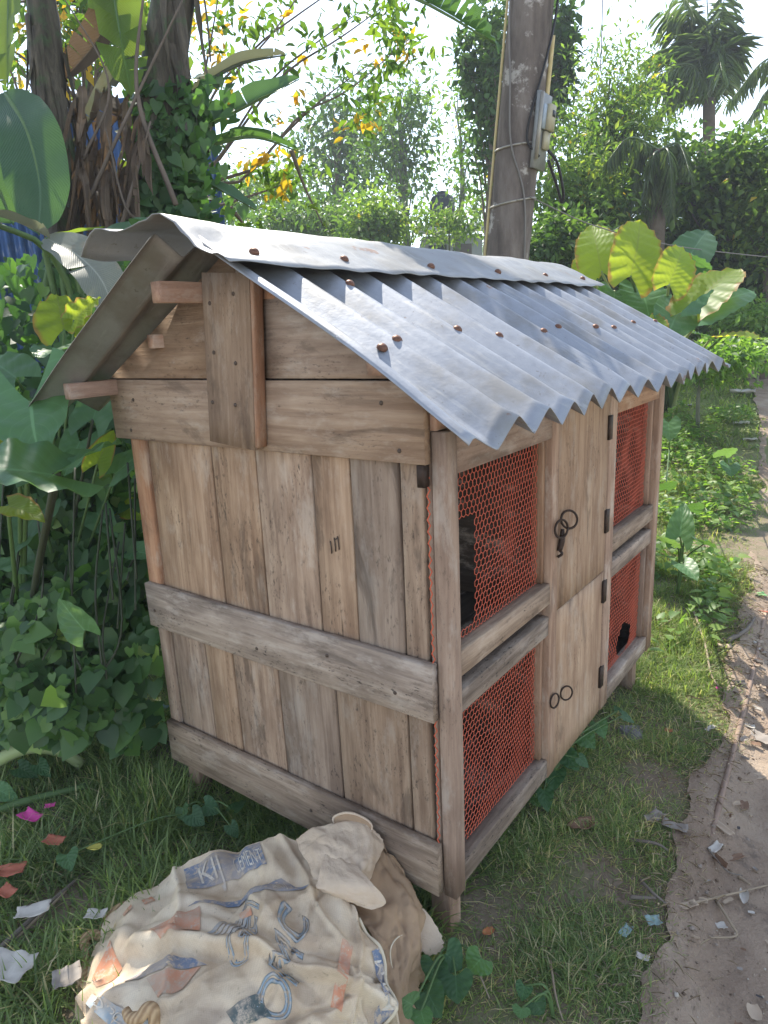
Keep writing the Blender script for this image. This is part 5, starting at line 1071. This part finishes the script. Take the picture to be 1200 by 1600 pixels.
creeper('clump of small bright leaves in the weeds at the left edge', G(60, 1160, 0), [(G(20, 1120, .16), G(40, 1150, .12), .036), (G(45, 1130, .15), G(75, 1140, .12), .03), (G(5, 1160, .12), G(-15, 1185, .1), .034), (G(90, 1130, .14), G(110, 1105, .16), .02), (G(30, 1200, .10), G(60, 1215, .06), .03), (G(90, 1100, .16), G(72, 1118, .14), .022), (G(0, 1235, .08), G(30, 1250, .05), .03), (G(60, 1195, .1), G(80, 1215, .07), .026)], (VINE_P, VINE, VINE_P))
creeper('flat round creeper leaves in the grass below the bottom board', G(330, 1290, 0), [(G(300, 1272, .10), G(320, 1290, .08), .03), (G(320, 1258, .10), G(345, 1270, .08), .03), (G(285, 1262, .09), G(290, 1285, .06), .028), (G(365, 1265, .12), G(385, 1250, .1), .02), (G(360, 1290, .1), G(372, 1310, .07), .02), (G(105, 1335, .08), G(112, 1362, .06), .03)])

# ------------------------------------------------------------------ grass
def under(x, y): return (x > -.97) & (x < -.02) & (y > .05) & (y < 1.5)
def grass(name, n, x0, x1, y0, y1, Lr, Wr, dens, lean=.5, dry=.0, kinds=('blade1', 'blade2', 'blade3'), sd=0):
    x = rng.uniform(x0, x1, n); y = rng.uniform(y0, y1, n); cl = np.array([mnoise.noise(Vector((a * 4, b_ * 4, sd))) for a, b_ in zip(x, y)])
    pr = dens(x, y) * np.clip((.62 if name == 'short_grass' else .8) + 1.0 * cl, .22, 1); keep = rng.random(n) < pr; x, y, cl = x[keep], y[keep], cl[keep]; n = len(x)
    inl = path_left(y) - x + path_edge(y) + .02; L = rng.uniform(*Lr, n) * np.clip(.8 + .7 * cl, .4, 1.4) * np.clip(.45 + inl * 2.2, .4, 1)
    C = np.stack([x, y, terrain(x, y) - .005], 1); an = rng.uniform(0, 2 * math.pi, n); ln = lean * rng.random(n) ** .7 * 1.5
    D = np.stack([np.cos(an) * ln, np.sin(an) * ln, np.ones(n)], 1); N = np.stack([-np.cos(an), -np.sin(an), ln], 1)
    W = rng.uniform(*Wr, n); rn = np.clip(rng.normal(.42, .22, n) + dry * (rng.random(n) < .3), 0, 1); which = rng.integers(0, len(kinds), n); Vs = []; Fs = []; Rs = []; off = 0
    for q, kd in enumerate(kinds):
        m_ = which == q; V, F = leaves_vf(C[m_], D[m_], N[m_], L[m_], W[m_], kd); Vs.append(V); Fs.append(F + off); Rs.append(np.repeat(rn[m_], len(TPL[kd][0]))); off += len(V)
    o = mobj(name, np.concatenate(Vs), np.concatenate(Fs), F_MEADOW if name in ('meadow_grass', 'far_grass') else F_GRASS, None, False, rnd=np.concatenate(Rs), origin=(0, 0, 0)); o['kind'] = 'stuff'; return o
edge_ok = lambda x, y: smooth(-.03, .09, path_left(y) - x + path_edge(y) + .03 * nz(x, y, 3.3, 14))
sackm = lambda x, y: 1 - ((x > -.62) & (x < .05) & (y > -.66) & (y < -.10) & (x * .55 - y > -.12) ) * .85
grass('long_grass', 60000, -1.75, -.03, -1.25, .75, (.07, .18), (.003, .007), lambda x, y: (1 - .6 * under(x, y)) * sackm(x, y) * smooth(-.95, -.55, y + .1 * x) * (1 - .6 * ((x < -.62) & (y < -.22))), .6, .05, sd=1)
grass('long_grass', 26000, -5, -1.7, -2.6, 1.2, (.06, .18), (.004, .009), lambda x, y: 1 + 0 * x, .7, .1, sd=6)
grass('long_grass', 14000, -1.5, -.55, -1.2, -.2, (.05, .14), (.003, .007), lambda x, y: .7 * sackm(x, y) + 0 * x, .8, .3, sd=5)
grass('short_grass', 120000, -.25, .6, -.95, 1.75, (.03, .085), (.0016, .0036), lambda x, y: edge_ok(x, y) * (1 - .7 * under(x, y)) * sackm(x, y), 1.1, .42, sd=2)
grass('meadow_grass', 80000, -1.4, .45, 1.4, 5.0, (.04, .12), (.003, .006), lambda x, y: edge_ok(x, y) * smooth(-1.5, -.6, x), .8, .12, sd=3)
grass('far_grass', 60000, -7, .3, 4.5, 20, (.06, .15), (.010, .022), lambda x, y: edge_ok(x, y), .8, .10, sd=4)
# grit and straw bits on the bare earth
n = 5200; y = rng.uniform(-1.2, 4, n); x = path_left(y) + path_edge(y) + rng.normal(0, .05, n) * (rng.random(n) < .4) + rng.random(n) ** 1.6 * 1.3 - .02; z = terrain(x, y) + .014; L = rng.uniform(.002, .0065, n) * (1 + 1.2 * (rng.random(n) < .06))
TPL['clod'] = (np.array([(0, 0, -.3), (.6, 0, .1), (-.1, .55, .15), (-.5, -.1, .1), (.05, -.6, .12), (0, 0, .55)]), np.array([[0, 2, 1], [0, 3, 2], [0, 4, 3], [0, 1, 4], [5, 1, 2], [5, 2, 3], [5, 3, 4], [5, 4, 1]]))
F_GRIT = foliage('path_grit', [(0, (.14, .10, .075)), (.5, (.27, .21, .16)), (.9, (.42, .35, .28)), (1, (.5, .46, .4))], (.1, .1, .1), .0, .95, .1)
F_STRAW = foliage('dead_straw', [(0, (.26, .20, .14)), (.6, (.46, .38, .27)), (1, (.60, .52, .40))], (.5, .45, .35), .15, .9, .1)
mass('path_grit', np.stack([x, y, z], 1), rng.normal(size=(n, 3)) * V3(1, 1, .2), rng.normal(size=(n, 3)) * .3 + V3(0, 0, 1), L, L, 'clod', F_GRIT)
n = 3600; y = rng.uniform(-1.1, 3.2, n); x = path_left(y) + path_edge(y) + rng.normal(-.06, .07, n); m_ = rng.random(n) < .45; x[m_] = rng.uniform(-.2, .45, m_.sum()); keep = x < .9; x, y = x[keep], y[keep]; n = len(x); L = rng.uniform(.01, .045, n)
mass('dead_straw', np.stack([x, y, terrain(x, y) + .014 + .02 * rng.random(n)], 1), rng.normal(size=(n, 3)) * V3(1, 1, .12), rng.normal(size=(n, 3)) * .3 + V3(0, 0, 1), L, rng.uniform(.001, .0022, n), 'long', F_STRAW)
n = 9000; x = rng.uniform(-1.3, .33, n); y = rng.uniform(1.7, 7.5, n); cl = np.array([mnoise.noise(Vector((a * 1.6, b_ * 1.6, 8))) for a, b_ in zip(x, y)]); keep = (rng.random(n) < smooth(-.15, .25, cl) * edge_ok(x + .1, y)); x, y = x[keep], y[keep]; n = len(x)
C = np.stack([x, y, terrain(x, y) + rng.uniform(.03, .14, n)], 1); L = rng.uniform(.03, .065, n)
mass('ground_weeds', C, rng.normal(size=(n, 3)) * V3(1, 1, .3), rng.normal(size=(n, 3)) * .3 + V3(0, 0, 1), L, L * .75, 'heart', F_HERB, None, np.clip(rng.normal(.6, .25, n), 0, 1))

# ------------------------------------------------------------------ path edge, lump, litter
RUSTPIPE = simple('rusty_pipe', (.27, .195, .15), .8, .1, .35, 30)
o = tube('half_buried_pipe', [ground(1206, 900, .012), ground(1192, 975, .014), ground(1168, 1085, .016), ground(1146, 1170, .020), ground(1128, 1240, .020), ground(1112, 1300, .010), ground(1098, 1345, -.012)], .009, RUSTPIPE, None, 9, 36, .1); bpy.data.objects['half_buried_pipe'].location.z -= .006
tag(o, 'rusty brown pipe half buried along the middle of the dirt path', 'pipe')
LUMP = simple('grey_crumbled_cement', (.19, .18, .17), .95, 0, .4, 25, .2, .9)
def rock(name, c, r, mat, lab, cat, group=None, flat=.5, seed=0, k_=2):
    bm = bmesh.new(); bmesh.ops.create_icosphere(bm, subdivisions=k_, radius=1)
    for v in bm.verts:
        f = 1 + .35 * mnoise.noise(v.co * 1.5 + Vector((seed, 0, 0))) + .15 * mnoise.noise(v.co * 4 + Vector((0, seed, 0))); v.co = Vector((v.co.x * r * f, v.co.y * r * f * .8, v.co.z * r * f * flat))
    me = bpy.data.meshes.new(name); bm.to_mesh(me); bm.free(); me.materials.append(mat); o = bpy.data.objects.new(name, me); finish(o, Matrix.Translation(Vector(c)) @ Matrix.Rotation(seed * 1.7, 4, 'Z')); return tag(o, lab, cat, group)
rock('cement_lump', ground(985, 1150, -.01), .06, LUMP, 'grey crumbled cement lump in the grass below the right end of the hutch', 'lump', None, .45, 3, 3)
rock('stone', ground(905, 1405, -.008), .035, LUMP, 'dull flat stone sunk in the short grass below the front of the hutch', 'stone', 'stones', .25, 5); rock('stone', ground(975, 1400, -.008), .03, simple('brown_stone', (.16, .12, .09), .9), 'brown stone at the grass edge beside the path', 'stone', 'stones', .4, 8)
PAPERS = {c_: simple(nm, col, .7, 0, .2, 30, .3, .3) for c_, nm, col in (('w', 'white_scrap', (.48, .45, .40)), ('g', 'grey_scrap', (.27, .24, .21)), ('t', 'tan_scrap', (.42, .33, .24)), ('c', 'teal_plastic', (.27, .38, .37)), ('p', 'pink_wrapper', (.65, .08, .32)), ('k', 'dark_scrap', (.06, .055, .055)), ('r', 'red_brick', (.40, .13, .08)), ('b', 'brown_leaf', (.20, .12, .075)), ('o', 'orange_leaf', (.42, .17, .07)), ('y', 'yellow_leaf', (.50, .45, .10)), ('f', 'fresh_green_scrap', (.15, .30, .12)))}
def scrap(name, u, v, L, W, rot, mt, lab, cat, group=None, curl=.25, z=.012, seed=0):
    """a crumpled sheet lying on the ground"""
    c = ground(u, v, z); n_, m_ = 10, 7; a = np.linspace(-1, 1, n_); b_ = np.linspace(-1, 1, m_); A, B = np.meshgrid(a, b_, indexing='ij'); w_ = 1 - (.45 if cat == 'leaf' else .12) * np.abs(A) ** 2 * (1 if cat == 'leaf' else nz(A, B, seed, 1.5) * 2)
    X = A * L / 2 * (1 + .12 * nz(A * 0, B, seed + 9, 2)); Y = B * W / 2 * w_; Z = curl * W * (A ** 2 * .3 + .6 * B ** 2) + .16 * W * nz(A, B, seed + .5, 1.6) + .08 * W * nz(A, B, seed + 4.5, 4)
    cr_, sr = math.cos(rot), math.sin(rot); V, F = grid_vf(c[0] + X * cr_ - Y * sr, c[1] + X * sr + Y * cr_, c[2] + Z - Z.min() * .6)
    o = mobj(name, V, F, PAPERS[mt], None, True); md = o.modifiers.new('gauge', 'SOLIDIFY'); md.thickness = .0012; return tag(o, lab, cat, group)
LS = 'litter along the path'
SC_ = [('dry_leaf', 910, 1290, .085, .045, .9, 'b', 'large curled dry brown leaf on the short grass below the front of the hutch', 'leaf'), ('paper_scrap', 1023, 1277, .06, .035, 1.2, 'g', 'grey crumpled paper scrap at the edge of the path', 'litter'), ('paper_scrap', 1054, 1292, .07, .035, .1, 'g', 'torn grey card with a ragged end just right of the crumpled scrap', 'litter'),
 ('bark_strip', 1122, 1288, .10, .022, -.6, 't', 'long tan strip of bark lying across the path', 'litter'), ('paper_scrap', 1118, 1325, .05, .022, 1.3, 'w', 'pale flat strip pressed into the path below the bark strip', 'litter'), ('plastic_scrap', 1021, 1440, .035, .028, .6, 'c', 'pale teal plastic scrap at the lower grass edge', 'litter'), ('plastic_scrap', 978, 1455, .04, .02, 1.4, 'c', 'teal plastic shred in the grass left of the teal scrap', 'litter'),
 ('dry_leaf', 763, 1456, .03, .02, 1.2, 'o', 'small orange dead leaf in the grass near the hutch leg', 'leaf'), ('paper_scrap', 1127, 1447, .025, .018, .7, 'w', 'small white scrap beside the twigs on the path', 'litter'), ('paper_scrap', 1004, 1496, .028, .016, .1, 'w', 'small white chip on the lower path edge', 'litter'), ('paper_scrap', 1187, 1155, .085, .055, -.3, 'g', 'broken grey board piece at the right edge of the path', 'litter'),
 ('plastic_scrap', 1155, 1068, .05, .03, .5, 'k', 'dark crumpled scrap on the sunny path left of the pipe', 'litter'), ('paper_scrap', 1110, 1138, .05, .018, 1.2, 'w', 'narrow pale strip on the sunny path edge', 'litter'), ('plastic_scrap', 1122, 1075, .025, .015, 1.0, 'p', 'tiny pink wrapper piece at the grass edge', 'litter'), ('paper_scrap', 1132, 1010, .06, .035, .4, 't', 'tan paper pieces by the sunny grass edge', 'litter'),
 ('plastic_scrap', 1187, 930, .06, .045, .6, 'f', 'green and white packet on the far path edge', 'litter'), ('plastic_scrap', 1190, 955, .08, .012, .05, 'r', 'red plastic ribbon on the far path edge', 'litter'), ('paper_scrap', 1172, 688, .12, .09, .4, 'w', 'white sheet lying in the sunny grass far along the path', 'litter'), ('paper_scrap', 1158, 662, .15, .10, .1, 'w', 'larger white sheet just beyond the first white sheet', 'litter'), ('paper_scrap', 1072, 634, .15, .08, .2, 'w', 'pale sheet in the weeds behind the far corner of the hutch', 'litter'), ('paper_scrap', 1160, 615, .28, .20, .1, 'w', 'farthest white sheet in the grass at the right', 'litter'),
 ('plastic_wrapper', 48, 1277, .075, .04, .2, 'p', 'bright pink wrapper in the weeds at the left edge', 'litter'), ('plastic_wrapper', 78, 1260, .03, .02, .9, 'p', 'smaller pink wrapper piece beside the bright one', 'litter'), ('brick_shard', 85, 1315, .06, .035, .4, 'r', 'red brick shard among the grass below the pink wrapper', 'shard'), ('brick_shard', 18, 1362, .07, .04, .8, 'r', 'red brick shard at the left edge above the white scraps', 'shard'), ('brick_shard', 10, 1395, .05, .035, .1, 'r', 'lowest red brick shard at the left edge', 'shard'),
 ('plastic_scrap', 52, 1425, .08, .04, .9, 'w', 'pale plastic scrap under the sticks at the left', 'litter'), ('plastic_scrap', 15, 1515, .10, .07, .4, 'w', 'white crumpled plastic at the lower left edge', 'litter'), ('plastic_scrap', 105, 1530, .06, .05, 1.1, 'g', 'grey crumpled plastic touching the left corner of the sack', 'litter'), ('plastic_scrap', 150, 1430, .05, .03, .6, 'w', 'whitish plastic bit inside the loop of the rope', 'litter'), ('dry_leaf', 148, 1325, .04, .03, .5, 'y', 'yellow fallen leaf in the grass left of the sack', 'leaf'), ('plastic_scrap', 258, 1105, .03, .02, .3, 'c', 'small blue green bag corner beside the hutch at its left', 'litter'),
 ('brick_shard', 1045, 1142, .03, .02, .3, 'o', 'orange brick chip where the sunlight meets the shadow', 'shard'), ('paper_scrap', 1075, 1395 + 20, .05, .02, .9, 't', 'tan chip in the shaded path', 'litter'), ('paper_scrap', 1170, 1075 + 60, .04, .02, .2, 'w', 'white chip right of the pipe in the sun', 'litter'), ('paper_scrap', 1180, 1215, .07, .03, .8, 't', 'tan flake on the sunny path right of the pipe', 'litter'), ('dry_leaf', 1150, 1340, .05, .018, .9, 'b', 'narrow dead leaf on the shaded path', 'leaf')]
for i, (nm, u, v, L, W, rot, mt, lab, cat) in enumerate(SC_): scrap(nm, u, v, L, W, rot, mt, lab, cat, LS, seed=i * 3.3, z=.065 if u < 320 else .014)
for i in range(110):    # countable chips without any difference: one label for all
    y = random.uniform(-.3, 2.8); x = path_left(y) + abs(random.gauss(.0, .16)) + .02; c = V3(x, y, 0); L = random.uniform(.012, .045); mt = random.choice('wgttbbtgk'); n_ = 5
    a = np.linspace(-1, 1, n_); A, B = np.meshgrid(a, a, indexing='ij'); rot = random.random() * 3; X = A * L / 2 * (1 + .2 * nz(A * 0, B, i, 2)); Y = B * L * random.uniform(.2, .4) * (1 - .3 * A ** 2); Z = .15 * L * nz(A, B, i * 2.1, 2) + .3 * L * B ** 2 * random.random()
    V, F = grid_vf(x + X * math.cos(rot) - Y * math.sin(rot), y + X * math.sin(rot) + Y * math.cos(rot), float(terrain(x, y)) + .020 + Z); o = mobj('flake', V, F, PAPERS[mt], None, True); tag(o, 'tiny flat flake of paper, bark or leaf scattered on the dirt path', 'flake', 'tiny flakes on the path')
TWIG = simple('dry_twig', (.30, .24, .17), .8); TWIG_D = simple('grey_twig', (.17, .145, .12), .85)
for i, (P, r_, lab, m_) in enumerate([([(1078, 1412), (1120, 1402), (1200, 1383)], .004, 'pale dry twig pointing to the right edge of the path', TWIG), ([(1118, 1405), (1140, 1440), (1150, 1462), (1110, 1465)], .004, 'bent dry twig below the pale twig', TWIG), ([(1000, 1375), (1020, 1395), (1045, 1415)], .005, 'grey twig at the grass edge of the path', TWIG_D), ([(985, 1402), (1025, 1403)], .006, 'short grey stick beside the grey twig', TWIG_D), ([(985, 1312), (1025, 1318), (1045, 1330)], .005, 'dark twig near the brown leaf', TWIG_D), ([(1135, 1002), (1165, 985), (1180, 965)], .012, 'thick grey stick on the sunny path edge', TWIG_D), ([(1078, 940), (1100, 1000), (1110, 1050), (1122, 1072)], .006, 'yellow dry stalk lying on the sunny grass', TWIG), ([(1155, 1370), (1172, 1382)], .005, 'short pale stick on the shaded path', TWIG), ([(-20, 1500), (45, 1440), (130, 1365)], .008, 'grey dry branch in the weeds left of the sack', TWIG_D), ([(20, 1470), (75, 1420), (110, 1385)], .005, 'thin dry branch lying along the grey branch', TWIG), ([(-10, 1395), (40, 1360), (80, 1300)], .004, 'dry stalk by the brick shards', TWIG_D), ([(300, 1332), (335, 1336), (362, 1342)], .002, 'reddish grass stalk above the sack', TWIG), ([(735, 1490), (748, 1520), (765, 1560)], .003, 'straw in the grass by the creeper', TWIG), ([(860, 1500), (868, 1555), (880, 1595)], .003, 'upright dry stalk at the bottom centre', TWIG), ([(1105, 1325), (1135, 1360), (1160, 1368)], .003, 'thin crooked twig on the shaded path', TWIG_D)]):
    o = tube('twig', [ground(u, v, .016 + .012 * (j % 2)) for j, (u, v) in enumerate(P)], [r_, r_ * .8, r_ * .5], m_, None, 6, 14, .25); tag(o, lab, 'twig', 'twigs and sticks')
PEB = simple('pebble', (.30, .25, .21), .9, 0, .3, 40)
pm = []
for q in range(3):
    bm = bmesh.new(); bmesh.ops.create_icosphere(bm, subdivisions=1, radius=1)
    for v in bm.verts: v.co *= 1 + .3 * mnoise.noise(v.co * 2 + Vector((q * 5, 0, 0)))
    me = bpy.data.meshes.new('pebble'); bm.to_mesh(me); bm.free(); me.materials.append(PEB); pm.append(me)
for i in range(60):
    y = random.uniform(-.3, 2.2); x = path_left(y) + abs(random.gauss(.05, .2)); s = random.uniform(.003, .008); o = bpy.data.objects.new('pebble', pm[i % 3]); finish(o, Matrix.Translation((x, y, float(terrain(x, y)) + .016)) @ Matrix.Rotation(i, 4, 'Z') @ Matrix.Diagonal((s, s * .8, s * .55, 1))); tag(o, 'tiny rounded clod of earth lying on the dirt path', 'pebble', 'tiny clods on the path')
